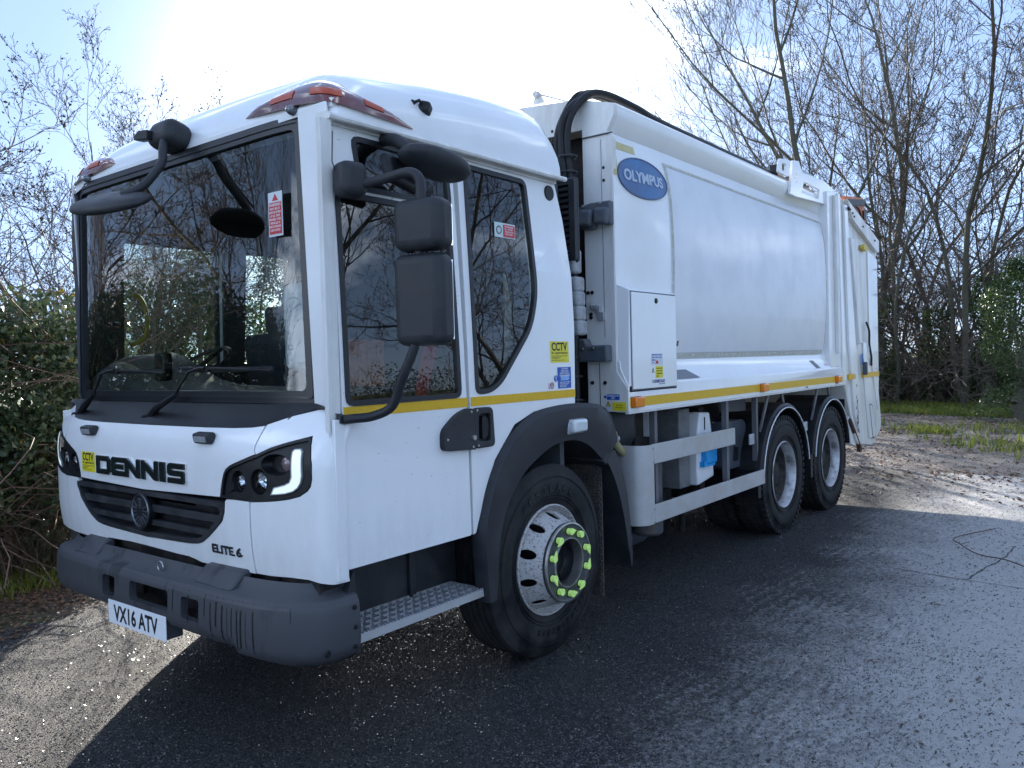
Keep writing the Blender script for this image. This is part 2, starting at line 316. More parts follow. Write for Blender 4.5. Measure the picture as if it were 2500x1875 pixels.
for s in (0, 1):
    y0, y1 = (-.021, -.004) if s == 0 else (2.345, 2.36)
    MB().box((-.006, y0, .752), (.046, y1, 1.40)).build('corner_return', white, T, bevel=.003)
    y0, y1 = (.004, .03) if s == 0 else (2.31, 2.34)
    MB().box((-.01, y0, .775), (.05, y1, 2.6 if s == 0 else 1.4)).build('door_pillar', white2, T, bevel=.003)
# headlights
hl = [(.079, 1.331), (.051, 1.226), (.051, 1.169), (.058, 1.142), (.074, 1.124), (.114, 1.099), (.167, 1.085), (.228, 1.075), (.292, 1.067), (.387, 1.058), (.598, 1.062), (.590, 1.099), (.578, 1.138), (.567, 1.165), (.552, 1.184), (.527, 1.199), (.477, 1.216), (.356, 1.255), (.282, 1.284), (.211, 1.304), (.143, 1.320)]
drl = [(.155, 1.273), (.146, 1.281), (.121, 1.283), (.111, 1.274), (.105, 1.180), (.112, 1.153), (.127, 1.132), (.151, 1.117), (.196, 1.105), (.268, 1.097), (.254, 1.121), (.195, 1.135), (.167, 1.148), (.154, 1.171)]
for side in (0, 1):
    mm = (lambda P: P) if side == 0 else mir
    my = (lambda y: y) if side == 0 else (lambda y: 2.5-y)
    holes = [ell((my(.482), 1.134), .045, .048), ell((my(.350), 1.142), .052, .054), ell((my(.25), 1.217), .085, .044)]
    H = panel('headlight', mm(hl), holes, fmap, .010, .022, black, T, cu=CY, cv=CZ, bevel=.002)
    panel('headlight_surround', mm(shrink(hl, -.001)), [mm(shrink(hl, .010))], fmap, -.001, .014, black, H, cu=CY, cv=CZ)
    sh = MB()
    for (cy, cz, ry, rz, dp) in ((.482, 1.134, .045, .048, .06), (.350, 1.142, .052, .054, .05), (.25, 1.217, .085, .044, .035)):
        n = 24; vs = []; 
        for k, (w, q) in enumerate(((.012, 1), (.03, .96), (dp, .80))):
            for j in range(n):
                th = 2*math.pi*j/n; yy, zz = my(cy)+ry*q*math.cos(th), cz+rz*q*math.sin(th); vs.append((fx(my(cy)+ry*math.cos(th), cz)+w if k < 2 else fx(my(cy), cz)+w+.01, yy, zz))
        sh.add(vs, [(i*n+j, i*n+(j+1) % n, (i+1)*n+(j+1) % n, (i+1)*n+j) for i in range(2) for j in range(n)]+[tuple(range(2*n, 3*n))])
    sh.build('lamp_recess', black, H)
    for (cy, cz, r, w) in ((.478, 1.134, .034, .02), (.345, 1.142, .040, .012)):
        x = fx(my(cy), cz)
        MB().lathe([(r*.15, w+.02), (r*.5, w+.03), (r*.8, w+.018), (r, w+.004), (r+.004, w+.004), (r+.004, w+.04)], (x, my(cy), cz), 'x', 28).build('lamp_reflector', chrome, H)
        MB().lathe([(.0, w-.012), (r*.5, w-.009), (r*.85, w-.001), (r+.003, w+.006)], (x, my(cy), cz), 'x', 28).build('lamp_lens', lampglass, H)
    cy, cz = .205, 1.222; x = fx(my(cy), cz)
    MB().lathe([(.0, .014), (.02, .016), (.030, .024), (.031, .05)], (x, my(cy), cz), 'x', 24).build('indicator_lens', M('clear_indicator', (.20, .14, .14), .1, coat=1) if side == 0 else bpy.data.materials['clear_indicator'], H)
    # daytime running strip made of cells
    cells = MB(); 
    panel('running_light', mm(drl), [], fmap, .004, .014, drlm, H, cu=CY+grid(.09, .28, 12), cv=grid(1.08, 1.29, 13))
    rr = panel('running_light_trim', mm(shrink(drl, -.004)), [mm(drl)], fmap, .002, .012, galv, H, cu=CY, cv=CZ)
# grille
gpoly = mir(gr)[::-1]
gfull = rnd([(.57, 1.04), (.576, .995), (.60, .955), (.70, .878), (.77, .842), (.84, .832), (1.25, .819), (1.66, .832), (1.73, .842), (1.80, .878), (1.90, .955), (1.924, .995), (1.945, 1.015), (1.945, 1.04)], .01, 2)
G = panel('grille', gfull, [], fmap, .05, .06, black, T, cu=CY, cv=CZ)
gin = shrink(gfull, .022)
panel('grille_frame', gfull, [gin], fmap, -.004, .05, dark, G, cu=CY, cv=CZ, bevel=.003)
for (za, zb, ya, yb) in ((1.012, 1.041, .575, 1.93), (.944, .978, .62, 1.88), (.878, .905, .70, 1.80)):
    panel('grille_slat', rnd([(ya, zb), (ya+.01, za), (yb-.01, za), (yb, zb)], .004, 2), [], fmap, .006, .03, dark, G, cu=CY, cv=CZ, bevel=.005)
# fan-spoke badge
ex = -.137
B = MB().lathe([(0, 0), (.082, 0), (.086, -.006), (.090, -.002), (.092, .03)], (ex, 1.268, .943), 'x', 40).build('round_badge', black, G)
sp = MB()
for k, a in enumerate([150, 172, 196, 222, 245, 262, 282, 300, 322, 345, 8, 30]):
    a = R(a+8); c, s = math.cos(a), math.sin(a)
    r0, r1 = (.030, .070)
    M_ = Matrix.Translation((ex-.002, 1.268, .943)) @ Matrix.Rotation(a, 4, 'X')
    sp.box((-.004, r0, -.0017), (.001, r1, .0017), M_)
sp.lathe([(.076, .0), (.078, -.006), (.081, 0)], (ex, 1.268, .943), 'x', 40)
sp.box((-.145, 1.262, .955), (-.137, 1.266, 1.0)); sp.box((-.145, 1.255, .997), (-.137, 1.278, 1.001))
sp.build('badge_spokes', M('badge_silver', (.30, .32, .36), .3, metal=.8), B)
# big name letters on the bonnet: chunky polygons with a chrome edge
def letter(ch, x0, w, h, ch_=.012):
    b = .034; s = .019   # stem width, bar height
    if ch == 'D': return [[(0, 0), (w-.018, 0), (w, .014), (w, h-.014), (w-.018, h), (0, h)]], [[(b, s), (w-b-.004, s), (w-b+.002, s+.004), (w-b+.002, h-s-.004), (w-b-.004, h-s), (b, h-s)]]
    if ch == 'E': return [[(.004, 0), (w, 0), (w, s), (b+.004, s), (b, s+.004), (b, h/2-s/2+.0), (w-.012, h/2-s/2), (w-.012, h/2+s/2), (b, h/2+s/2), (b, h-s-.004), (b+.004, h-s), (w, h-s), (w, h), (.004, h), (0, h-.004), (0, .004)]], []
    if ch == 'N': return [[(0, 0), (b*.92, 0), (b*.92, h*.58), (w-b*1.05, 0), (w, 0), (w, h), (w-b*.92, h), (w-b*.92, h*.42), (b*1.05, h), (0, h)]], []
    if ch == 'I': return [[(0, 0), (w, 0), (w, h), (0, h)]], []
    if ch == 'S': return [[(0, 0), (w-.010, 0), (w, .010), (w, h/2), (w-.010, h/2+s/2), (b*.95, h/2+s/2), (b*.8, h/2+s/2+.005), (b*.8, h-s-.005), (b*.95, h-s), (w, h-s), (w, h), (.012, h), (0, h-.010), (0, h/2+.0), (.012, h/2-s/2), (w-b*.95, h/2-s/2), (w-b*.8, h/2-s/2-.005), (w-b*.8, s+.005), (w-b*.95, s), (0, s)]], []
y0, zb_, h = 1.684, 1.101, .086
for ch, ya, yb in (('D', 1.684, 1.540), ('E', 1.524, 1.400), ('N', 1.391, 1.251), ('N', 1.233, 1.086), ('I', 1.068, 1.021), ('S', .998, .856)):
    w = ya-yb; O, Hs = letter(ch, 0, w, h)
    lm = lambda u, v, d, ya=ya: (fx(ya-u, zb_+v)+d, ya-u, zb_+v)
    lo = panel('name_letter', O[0], Hs, lm, -.016, .001, M('gloss_black_letter', (.012, .018, .018), .15, coat=.5) if 'gloss_black_letter' not in bpy.data.materials else bpy.data.materials['gloss_black_letter'], T)
    panel('letter_edge', shrink(O[0], -.004), [shrink(q, .0045) for q in Hs], lm, -.0105, .0005, chrome, lo)
etm = lambda a, b, d: (fx(.677-a, .812+b)-d, .677-a, .812+b)
def chromed_text(body, a0, w, h, z0):
    fm = lambda a, b, d: (fx(a0-a, z0+b)-d, a0-a, z0+b)
    o = text(body, 0, (1, 0, 0), (0, 1, 0), w, h, ink, T, 'model_lettering', .007, .022, fmap=fm)
    text(body, 0, (1, 0, 0), (0, 1, 0), w, h, chrome, o, 'lettering_edge', .0055, .05, fmap=fm)
chromed_text('ELITE', .677, .155, .038, .813); chromed_text('6', .503, .035, .040, .812)
# stickers
def sticker(name, P, right, up, w, h, m, parent, fm=None, r=.003):
    p, rr, u = Vector(P), Vector(right), Vector(up); n = rr.cross(u)
    f = fm or (lambda a, b, d: tuple(p+rr*a+u*b-n*d))
    return panel(name, rnd([(0, 0), (w, 0), (w, h), (0, h)], r, 2), [], f, -.0012, 0, m, parent, cu=grid(0, w, 3), cv=())
def cctv(P, fm, w, h, parent, name='cctv_sticker'):
    s = panel(name, rnd([(0, 0), (w, 0), (w, h), (0, h)], .003, 2), [], lambda a, b, d: fm(a, b, -d), -.0012, 0, yel2, parent, cu=grid(0, w, 4))
    F = lambda ox, oz: (lambda a, b, d: fm(a+ox, b+oz, .0013+d))
    text('CCTV', 0, (1, 0, 0), (0, 1, 0), w*.84, h*.40, ink, s, 'lettering', .0006, .03, fmap=F(w*.08, h*.55))
    text('in operation', 0, (1, 0, 0), (0, 1, 0), w*.86, h*.15, ink, s, 'lettering', .0006, .01, fmap=F(w*.07, h*.37))
    mb = MB()
    for k, (z, l) in enumerate(((.30, .86), (.24, .5), (.175, .36), (.10, .7))):
        q = [F(0, 0)(w*.07, h*z, .0004), F(0, 0)(w*(.07+l), h*z, .0004), F(0, 0)(w*(.07+l), h*(z+.022), .0004), F(0, 0)(w*.07, h*(z+.022), .0004)]
        mb.add(q, [(0, 1, 2, 3)])
    mb.build('small_print', ink, s, sm=0)
    return s
cctv(0, lambda a, b, d: (fx(1.875-a, 1.097+b)-d, 1.875-a, 1.097+b), .147, .104, T)
# strobes
for yc in (1.80, .725):
    x = fx(yc, 1.315)
    s = rbox('strobe_light', (x-.014, yc, 1.313), (.045, .128, .048), .012, dark, T, rot=(0, R(-12), 0))
    MB().prism([(-.045, -.013), (.045, -.013), (.045, .013), (-.045, .013)], 'x', -.0255, -.021).build('strobe_lens', galv, s)
# cowl
cb = [(-.019, 1.403), (.05, 1.436), (.12, 1.434), (.233, 1.409), (.350, 1.373), (.439, 1.361), (.561, 1.355), (.778, 1.351), (1.25, 1.349)]; cb = cb+mir(cb)[1:]
v = []; 
for i, (y, z) in enumerate(cb):
    v.append((fx(y, z)+.004, y, z)); yy = min(max(y, .16), 2.34); v.append((.02, yy if abs(y-1.25) < 1.1 else y, max(z+.012, 1.41))); v.append((.052, yy, 1.462))
MB().add(v, [(3*i+j, 3*i+3+j, 3*i+4+j, 3*i+1+j) for i in range(len(cb)-1) for j in (0, 1)]).build('cowl_panel', black, T)
# windscreen
def wx(y, z): t = abs(y-1.25); return .056+.022*(z-1.46)/1.2+.035*(max(0, t-.75)/.32)**2
wmap = lambda u, v, w: (wx(u, v)+w, u, v)
CW = grid(.16, 2.34, 26)
ws = rnd([(.178, 1.458), (2.322, 1.458), (2.275, 2.678), (.225, 2.678)], .05, 6)
wi = rnd([(.240, 1.512), (2.26, 1.512), (2.218, 2.622), (.282, 2.622)], .035, 5)
panel('windscreen_seal', ws, [wi], wmap, -.012, .03, seal, T, cu=CW, bevel=.006)
panel('windscreen_seal_bead', shrink(ws, .02), [shrink(ws, .032)], wmap, -.018, -.010, seal, T, cu=CW, bevel=.002)
panel('windscreen', shrink(wi, -.01), [], wmap, .004, None, ws_glass, T, cu=CW)
# pillars of the windscreen frame and header
for s in (0, 1):
    f = (lambda y: y) if s == 0 else (lambda y: 2.5-y)
    P = [(0.012, 1.415), (.172, 1.45), (.219, 2.684), (.045, 2.684), (.03, 2.3), (.012, 1.9)]
    P = [(f(a), b) for a, b in P] if s == 0 else [(2.40, 1.43), (2.33, 1.45), (2.275, 2.684), (2.38, 2.684)]
    panel('windscreen_pillar', P, [], lambda u, v, w: (.052+.03*abs(abs(u-1.25)-1.0)+(1.1*max(0, u-2.27) if u > 1.25 else 0)+w, u, v), -.004, .012, white, T, cv=CV, bevel=.006)
# wipers
for (yp, yt, ya, yb) in ((1.413, .94, 1.143, .417), (2.176, 1.80, 1.901, 1.306)):
    w_ = MB().tube([(.0, yp, 1.372), (-.012, yp-.10, 1.43), (-.02, yp-.3*(yp-yt)/.47, 1.50)], [.020, .019, .012], 8)
    w_.tube([(-.02, yp-.28*(yp-yt)/.47, 1.49), (-.012, yt+.07, 1.605), (.0, yt, 1.621), (.008, yt-.03, 1.62)], .007, 8)
    w_.lathe([(0, -.03), (.026, -.03), (.03, -.01), (.032, .03)], (.0, yp, 1.368), 'x', 16)
    W_ = w_.build('wiper', black, T)
    b_ = MB().tube([(.022, ya, 1.624), (.018, (ya+yb)/2, 1.616), (.022, yb, 1.602)], [.005, .008, .004], 6).box((.012, yt-.05, 1.605), (.032, yt+.05, 1.63)).box((.028, yb, 1.600), (.036, ya, 1.622)); b_.build('wiper_blade', rubber, W_)
# --- roof
YR = 2.32
nx, ny = 40, 44
def Hh(x): return 2.865+.16*math.sin(min(1, max(0, x-.07)/1.5)*math.pi/2)**.9+.02*(x/1.6)
xs = [.072+ (1.66-.072)*0]+[]
us = []
for i in range(11): us.append(.26*(1-math.cos(i/10*math.pi/2)))
us += [.26+(1.50-.26)*i/16 for i in range(1, 17)]+[1.54, 1.57, 1.588]
ysr = [.36*(1-math.cos(i/10*math.pi/2)) for i in range(11)]; ysr += [.36+(YR/2-.36)*i/8 for i in range(1, 9)]
ysr = ysr+[YR-y for y in ysr[:-1][::-1]]
se = lambda u, p: (1-(1-min(1, max(0, u)))**p)**(1/p)
v = []
for u in us:
    x = .072+u
    for y in ysr:
        d = min(y, YR-y); fy = se(d/.36, 2.1); fxx = se(u/.26, 2.1)
        end = 1-.22*max(0, (u-1.52)/.068)**2 if u > 1.52 else 1
        z = 2.622+ (Hh(x)-2.622+.035*math.sin(math.pi*y/YR))*(fy*fxx)*end
        z0 = 2.622+.06*(1-max(0, 1-d/.25))*max(0, 1-u/.03)
        v.append((x+.05*(1-fxx)*0, y+ (.02 if y < 1 else -.02)*0, max(z, z0)))
nyy = len(ysr); f = [(i*nyy+j, i*nyy+j+1, (i+1)*nyy+j+1, (i+1)*nyy+j) for i in range(len(us)-1) for j in range(nyy-1)]
n0 = len(v); last = (len(us)-1)*nyy
v += [(p[0]+.0, p[1], 2.612) for p in v[last:last+nyy]]; f += [(last+j, last+j+1, n0+j+1, n0+j) for j in range(nyy-1)]
n1 = len(v); v += [(p[0]-.0, p[1], 2.612 if (p[1] < .06 or p[1] > YR-.06) else 2.662) for p in v[:nyy]]; f += [(j, j+1, n1+j+1, n1+j) for j in range(nyy-1)]
ROOF = MB().add(v, f).build('cab_roof', white, T, sm=50)
MB().box((.076, .03, 2.665), (.12, 2.28, 2.70)).build('roof_front_skirt', white, T)
def roofz(x, y):
    u = x-.072; d = min(y, YR-y); return 2.622+(Hh(x)-2.622+.035*math.sin(math.pi*y/YR))*se(d/.36, 2.1)*se(u/.26, 2.1)
# amber light bars wrapping the roof corners
LB = [(.095, .65, 2.735), (.082, .56, 2.728), (.075, .46, 2.722), (.068, .36, 2.716), (.062, .26, 2.708), (.056, .16, 2.698), (.056, .09, 2.690), (.066, .04, 2.682), (.095, .008, 2.674), (.14, -.006, 2.668), (.20, -.010, 2.664), (.27, -.010, 2.660), (.34, -.010, 2.657), (.41, -.008, 2.655), (.46, -.006, 2.653), (.505, -.004, 2.652)]
LT = [(.100, .65, 2.739), (.105, .56, 2.778), (.118, .46, 2.803), (.128, .36, 2.818), (.132, .27, 2.822), (.134, .20, 2.816), (.138, .155, 2.808), (.15, .125, 2.800), (.172, .100, 2.790), (.20, .085, 2.780), (.24, .072, 2.768), (.29, .060, 2.752), (.35, .048, 2.733), (.41, .034, 2.708), (.46, .018, 2.680), (.505, -.002, 2.655)]
def lightbar(off, name, m, parent, mirror, i0=0, i1=15, q0=0, q1=1, dep=.05):
    v = []; inn = []; n = 6; S = []
    kk = [i0+(i1-i0)*j/ (24 if i1-i0 > 8 else 6) for j in range((24 if i1-i0 > 8 else 6)+1)]
    for t in kk:
        i = min(int(t), 14); f_ = t-i; b = Vector(LB[i]).lerp(Vector(LB[i+1]), f_); a = Vector(LT[i]).lerp(Vector(LT[i+1]), f_)
        tx = Vector(LB[min(i+1, 15)])-Vector(LB[max(i-1, 0)]); n_ = tx.cross(Vector((0, 0, 1))).normalized()
        if n_.dot(Vector((.5, 1, 0))-b) > 0: n_ = -n_
        w = min(1, (a.z-b.z)/.06); 
        for j in range(n+1):
            q = q0+(q1-q0)*j/n; p = b.lerp(a, q)+(n_+Vector((0, 0, .4)))*off*math.sin(math.pi*min(max(q, .04), .96))*w
            r = p-n_*dep
            if mirror: p = Vector((p.x, YR-.03-p.y*.7, p.z)); r = Vector((r.x, YR-.03-r.y*.7, r.z))
            v.append(p); inn.append(r)
    m_ = n+1; K = len(kk); F = [(i*m_+j, i*m_+j+1, (i+1)*m_+j+1, (i+1)*m_+j) for i in range(K-1) for j in range(n)]
    per = [i*m_ for i in range(K)]+[(K-1)*m_+j for j in range(1, m_)]+[i*m_+n for i in range(K-2, -1, -1)]+[j for j in range(n-1, 0, -1)]; N_ = len(v)
    F += [(per[i], per[(i+1) % len(per)], N_+per[(i+1) % len(per)], N_+per[i]) for i in range(len(per))]
    return fin(name, v+inn, F, m, parent, sm=60)
for mirr in (False, True):
    LB_ = lightbar(.016, 'amber_light_bar', amber_dark, ROOF, mirr)
    for (i0, i1) in ((2.3, 3.9), (5.3, 8.3), (10.3, 11.8)): lightbar(.0195, 'amber_led_block', amber_lit, LB_, mirr, i0, i1, .28, .58, .01)
for yy in (.27, 2.10):
    MB().lathe([(0, -.05), (.014, -.045), (.021, -.03), (.024, -.01), (.024, .02)], (.085, yy, 2.694), 'x', 18).build('marker_lamp', M('smoked_lens', (.12, .13, .15), .12, coat=1) if yy < 1 else bpy.data.materials['smoked_lens'], T)
# camera on the roof side
cm = rbox('roof_side_camera', (.62, .03, 2.775), (.06, .055, .055), .014, black, T, rot=(.3, .3, .5)); MB().tube([(.56, .05, 2.79), (.575, .02, 2.80), (.60, .03, 2.79)], .008, 8).lathe([(0, 0), (.016, 0), (.016, .008)], (.555, .05, 2.79), 'x', 12).build('camera_bracket', black, T)
MB().lathe([(0, -.004), (.040, -.004), (.043, .004)], (1.60, .038, 2.535), 'y', 24).build('side_vent', black, T)
# --- front mirror with its mount and arm
mt = rbox('mirror_mount', (.03, 1.17, 2.745), (.14, .20, .13), .045, dark, T, rot=(0, R(18), 0))
MB().prism([(1.20, 2.72), (1.32, 2.735), (1.33, 2.755), (1.28, 2.775), (1.2, 2.765)], 'x', -.07, -.02).build('camera_visor', black, T, bevel=.004)
am = MB().tube(smooth_path([(-.03, 1.12, 2.70), (-.06, 1.08, 2.64), (-.08, 1.06, 2.58), (-.16, 1.04, 2.48), (-.21, 1.05, 2.435), (-.25, 1.10, 2.415)], 4), .020, 10).build('front_mirror_arm', dark, T)
def blob(name, c, s, m, parent, rot=(0, 0, 0), flat=None, n=28, p=3.2):
    bm = bmesh.new(); bmesh.ops.create_uvsphere(bm, u_segments=n, v_segments=n//2, radius=1)
    for q in bm.verts:
        co = q.co; k = (abs(co.x)**p+abs(co.y)**p+abs(co.z)**p)**(1/p); co /= k
        q.co = Vector((co.x*s[0]/2, co.y*s[1]/2, co.z*s[2]/2))
        if flat: q.co = Vector(flat(q.co))
    me = bpy.data.meshes.new(name); bm.to_mesh(me); bm.free(); me.materials.append(m); me.shade_smooth()
    o = bpy.data.objects.new(name, me); COL.objects.link(o); o.parent = parent; o.location = c; o.rotation_euler = rot; return o
fm_ = blob('front_mirror', (-.26, 1.20, 2.385), (.24, .52, .085), dark, T, rot=(R(4), R(-28), R(6)), p=2.6, flat=lambda c: (c.x*(1-.25*abs(c.y)/.26), c.y, c.z if c.z > 0 else c.z*.6))
# --- nearside mirrors
mb_ = rbox('mirror_base', (.085, -.055, 2.355), (.12, .11, .14), .035, dark, T, rot=(0, 0, R(-10)))
ar = MB().tube(smooth_path([(.11, -.09, 2.335), (.15, -.20, 2.35), (.17, -.30, 2.36), (.18, -.345, 2.33), (.18, -.35, 2.26), (.18, -.35, 2.2)], 5), .020, 12)
ar.build('mirror_arm', dark, T); MB().tube([(.18, -.335, 2.10), (.18, -.335, 1.95)], .021, 12).build('mirror_link', dark, T); ar = MB()
ar.tube(smooth_path([(.165, -.325, 1.74), (.155, -.31, 1.665), (.15, -.25, 1.56), (.15, -.19, 1.45), (.12, -.11, 1.41), (.07, -.05, 1.402), (.03, -.03, 1.40)], 5), .019, 12)
ar.box((.02, -.03, 1.385), (.12, -.004, 1.415)); ar.build('mirror_arm', dark, T)
rbox('mirror_housing', (.185, -.355, 2.150), (.12, .225, .20), .04, dark, T, rot=(0, 0, R(10)))
rbox('mirror_housing', (.185, -.350, 1.862), (.12, .225, .355), .04, dark, T, rot=(0, 0, R(10)))
for c, h in (((.238, -.346, 2.150), .16), ((.238, -.341, 1.862), .31)):
    mg_ = MB().box((-.008, -.095, -h/2), (.008, .095, h/2)).build('mirror_glass', chrome, T, bevel=.001); mg_.location = c; mg_.rotation_euler = (0, 0, R(10))
blob('kerb_mirror', (.43, -.20, 2.455), (.37, .19, .10), dark, T, rot=(R(-12), R(8), R(-4)), p=2.3)
MB().tube(smooth_path([(.36, .03, 2.585), (.35, -.06, 2.56), (.37, -.13, 2.50), (.38, -.17, 2.47)], 4), .028, 10).build('kerb_mirror_arm', dark, T)
rbox('lower_mirror', (.30, -.12, 2.405), (.20, .05, .13), .022, black, T, rot=(R(-20), R(10), R(6)))
MB().tube([(.02, -.035, 2.54), (.018, -.03, 2.42), (.03, -.035, 2.385)], .0025, 6).build('mirror_aerial', black, T)
# --- tape, handle, stickers on the side
def strip(x0, x1, z0, z1, m, nm='yellow_tape', parent=None, w=-.0022): return panel(nm, [(x0, z0), (x1, z0), (x1, z1), (x0, z1)], [], smap, w, 0, m, parent or T)
strip(.060, .824, 1.403, 1.447, yellow, parent=DOOR); strip(.846, 1.752, 1.403, 1.447, yellow, parent=CSIDE)
hp = rnd([(.622, 1.21), (.838, 1.198), (.838, 1.392), (.80, 1.398), (.72, 1.374), (.622, 1.303)], [.03, .005, .005, .03, .06, .03])
HD = panel('door_handle_cover', hp, [], smap, -.032, 0, dark, T, bevel=.012)
hr = rnd([(.846, 1.199), (.998, 1.199), (.985, 1.394), (.846, 1.396)], .03)
HR = panel('door_handle', hr, [rnd([(.872, 1.232), (.966, 1.228), (.962, 1.362), (.875, 1.362)], .02)], smap, -.026, 0, dark, T, bevel=.006)
panel('handle_recess', [(.868, 1.226), (.97, 1.226), (.97, 1.366), (.868, 1.366)], [], smap, -.003, .0, black, HR)
panel('handle_lever', rnd([(.905, 1.236), (.945, 1.25), (.955, 1.30), (.945, 1.35), (.905, 1.356)], .02), [], smap, -.02, -.004, black, HR, bevel=.006)
bo = MB()
for (x, z) in ((.640, 1.262), (.81, 1.38), (.818, 1.213), (.862, 1.383), (.865, 1.214)): bo.lathe([(0, -.038 if x < .84 else -.030), (.006, -.037 if x < .84 else -.029), (.007, -.02)], (x, 0, z), 'y', 10)
bo.lathe([(0, -.045), (.012, -.044), (.014, -.03)], (.822, 0, 1.256), 'y', 16); bo.build('handle_screw', steel, HD)
cctv(0, lambda a, b, d: (1.525+a, side_y(1.6+b)-d, 1.60+b), .178, .117, CSIDE)
s = sticker('caution_sticker', (1.585, side_y(1.5), 1.456), (1, 0, 0), (0, 0, 1), .13, .118, blue, CSIDE)
def stext(b, x, z, w, h, m, par, y=0, bold=.01): return text(b, (x, y, z), (1, 0, 0), (0, 0, 1), w, h, m, par, 'lettering', .0008, bold)
for k, (t_, w_) in enumerate((('CAUTION', .06), ('WHEN CALLS', .075), ('REPORT FAULTS', .09), ('CLEAN AS NECESSARY', .1))):
    stext(t_, 1.65-w_/2, 1.561-.0125*k, w_, .009, white_s, s, y=-.0016)
van = MB()
van.add([(1.61, -.002, 1.50), (1.685, -.002, 1.50), (1.695, -.002, 1.51), (1.69, -.002, 1.527), (1.61, -.002, 1.527)], [(0, 1, 2, 3, 4)]).add([(1.635, -.0035, 1.50), (1.65, -.0035, 1.50), (1.644, -.0035, 1.522), (1.638, -.0035, 1.522)], [(0, 1, 2, 3)])
van.build('van_symbol', M('pale_blue_print', (.25, .42, .72), .4), s, sm=0)
for k in range(4): stext('VEHICLES MUST BE CHECKED'[:24-3*k], 1.60, 1.488-.0085*k, .1-.012*k, .0055, white_s, s, y=-.0016, bold=0)
MB().lathe([(0, -.0016), (.018, -.0016), (.018, 0)], (1.567, side_y(1.51), 1.512), 'y', 24).build('mandatory_sticker', blue, CSIDE); stext('!', 1.563, 1.499, .007, .027, white_s, CSIDE, y=-.001)
MB().lathe([(.013, -.0016), (.018, -.0016), (.018, 0)], (1.528, side_y(1.48), 1.475), 'y', 24).build('foot_symbol_ring', M('dark_red_print', (.35, .03, .12), .4), CSIDE); stext('!!', 1.520, 1.466, .016, .018, ink, CSIDE, y=.0005); MB().box((1.497, -.001, 1.462), (1.501, 0, 1.49)).add([(1.493, -.0012, 1.464), (1.505, -.0012, 1.464), (1.499, -.0012, 1.455)], [(0, 1, 2)]).build('red_arrow', bpy.data.materials['dark_red_print'], CSIDE, sm=0)
# sticker in rear side window and in the windscreen
s = sticker('window_sticker', (1.10, .03, 2.245), (1, 0, 0), (0, 0, 1), .17, .075, M('window_sticker_white', (.55, .66, .66), .4), CSIDE)
MB().box((1.17, .0265, 2.251), (1.264, .029, 2.312)).build('sticker_red_field', red, s); MB().lathe([(.016, -.002), (.021, -.002), (.021, 0)], (1.135, .029, 2.282), 'y', 20).build('no_symbol_ring', ink, s)
for k in range(4): stext(('NO SMOKING', 'IN THIS', 'VEHICLE IT IS', 'THE LAW')[k], 1.18, 2.298-.0125*k, .07-.006*(k % 2), .008, white_s, s, y=.0262)
wsx = lambda z: .066+.02
s = sticker('warning_sticker', (.058, .445, 2.18), (0, -1, 0), (0, 0, 1), .098, .19, M('window_sticker_pale', (.62, .68, .72), .4), T)
MB().box((.0545, .354, 2.19), (.0565, .438, 2.325)).build('sticker_red_field', red, s)
MB().add([(.0562, .418, 2.332), (.0562, .374, 2.332), (.0562, .396, 2.364)], [(0, 1, 2)]).build('warning_triangle', red, s, sm=0)
for k, t_ in enumerate(('WARNING', 'SEAT BELTS', 'MUST BE WORN', 'AT ALL TIMES', 'WHEN THE', 'VEHICLE IS', 'MOVING', 'ON ROAD')):
    text(t_, (.0543, .436-.006*(k % 2), 2.308-.0152*k), (0, -1, 0), (0, 0, 1), .08-.012*(k % 2), .010 if k else .013, white_s, s, 'lettering', .0006, .008)
rbox('dash_camera', (.10, 1.435, 1.635), (.05, .11, .15), .02, black, T)
# --- sill, step
MB().prism([(.02, .80), (.97, .80), (.97, .44), (.80, .46), (.09, .46), (.02, .50)], 'y', .236, .26).build('sill_panel', dark, T, bevel=.006)
MB().box((.62, .215, .50), (.66, .24, .80)).build('sill_rib', dark, T, bevel=.004)
st = MB().box((.10, -.005, .472), (.92, .006, .508)).box((.10, .225, .472), (.92, .233, .508)).box((.10, .006, .472), (.108, .225, .508)).box((.912, .006, .472), (.92, .225, .508))
for k in range(1, 4): st.box((.108, .006+.055*k, .476), (.912, .010+.055*k, .506))
st.build('step_frame', alu, T)
for k in range(16):
    x = .108+.0502*(k+.5); b_ = MB().box((x-.002, .006, .478), (x+.002, .225, .507))
    for j in range(8): b_.box((x-.004, .02+.026*j, .507), (x+.004, .030+.026*j, .512))
    b_.build('step_bar', galv, T, sm=0)
te = MB()
for k in range(40): te.box((.105+.0205*k, -.007, .508), (.115+.0205*k, .006, .513))
te.build('step_teeth', galv, T, sm=0)
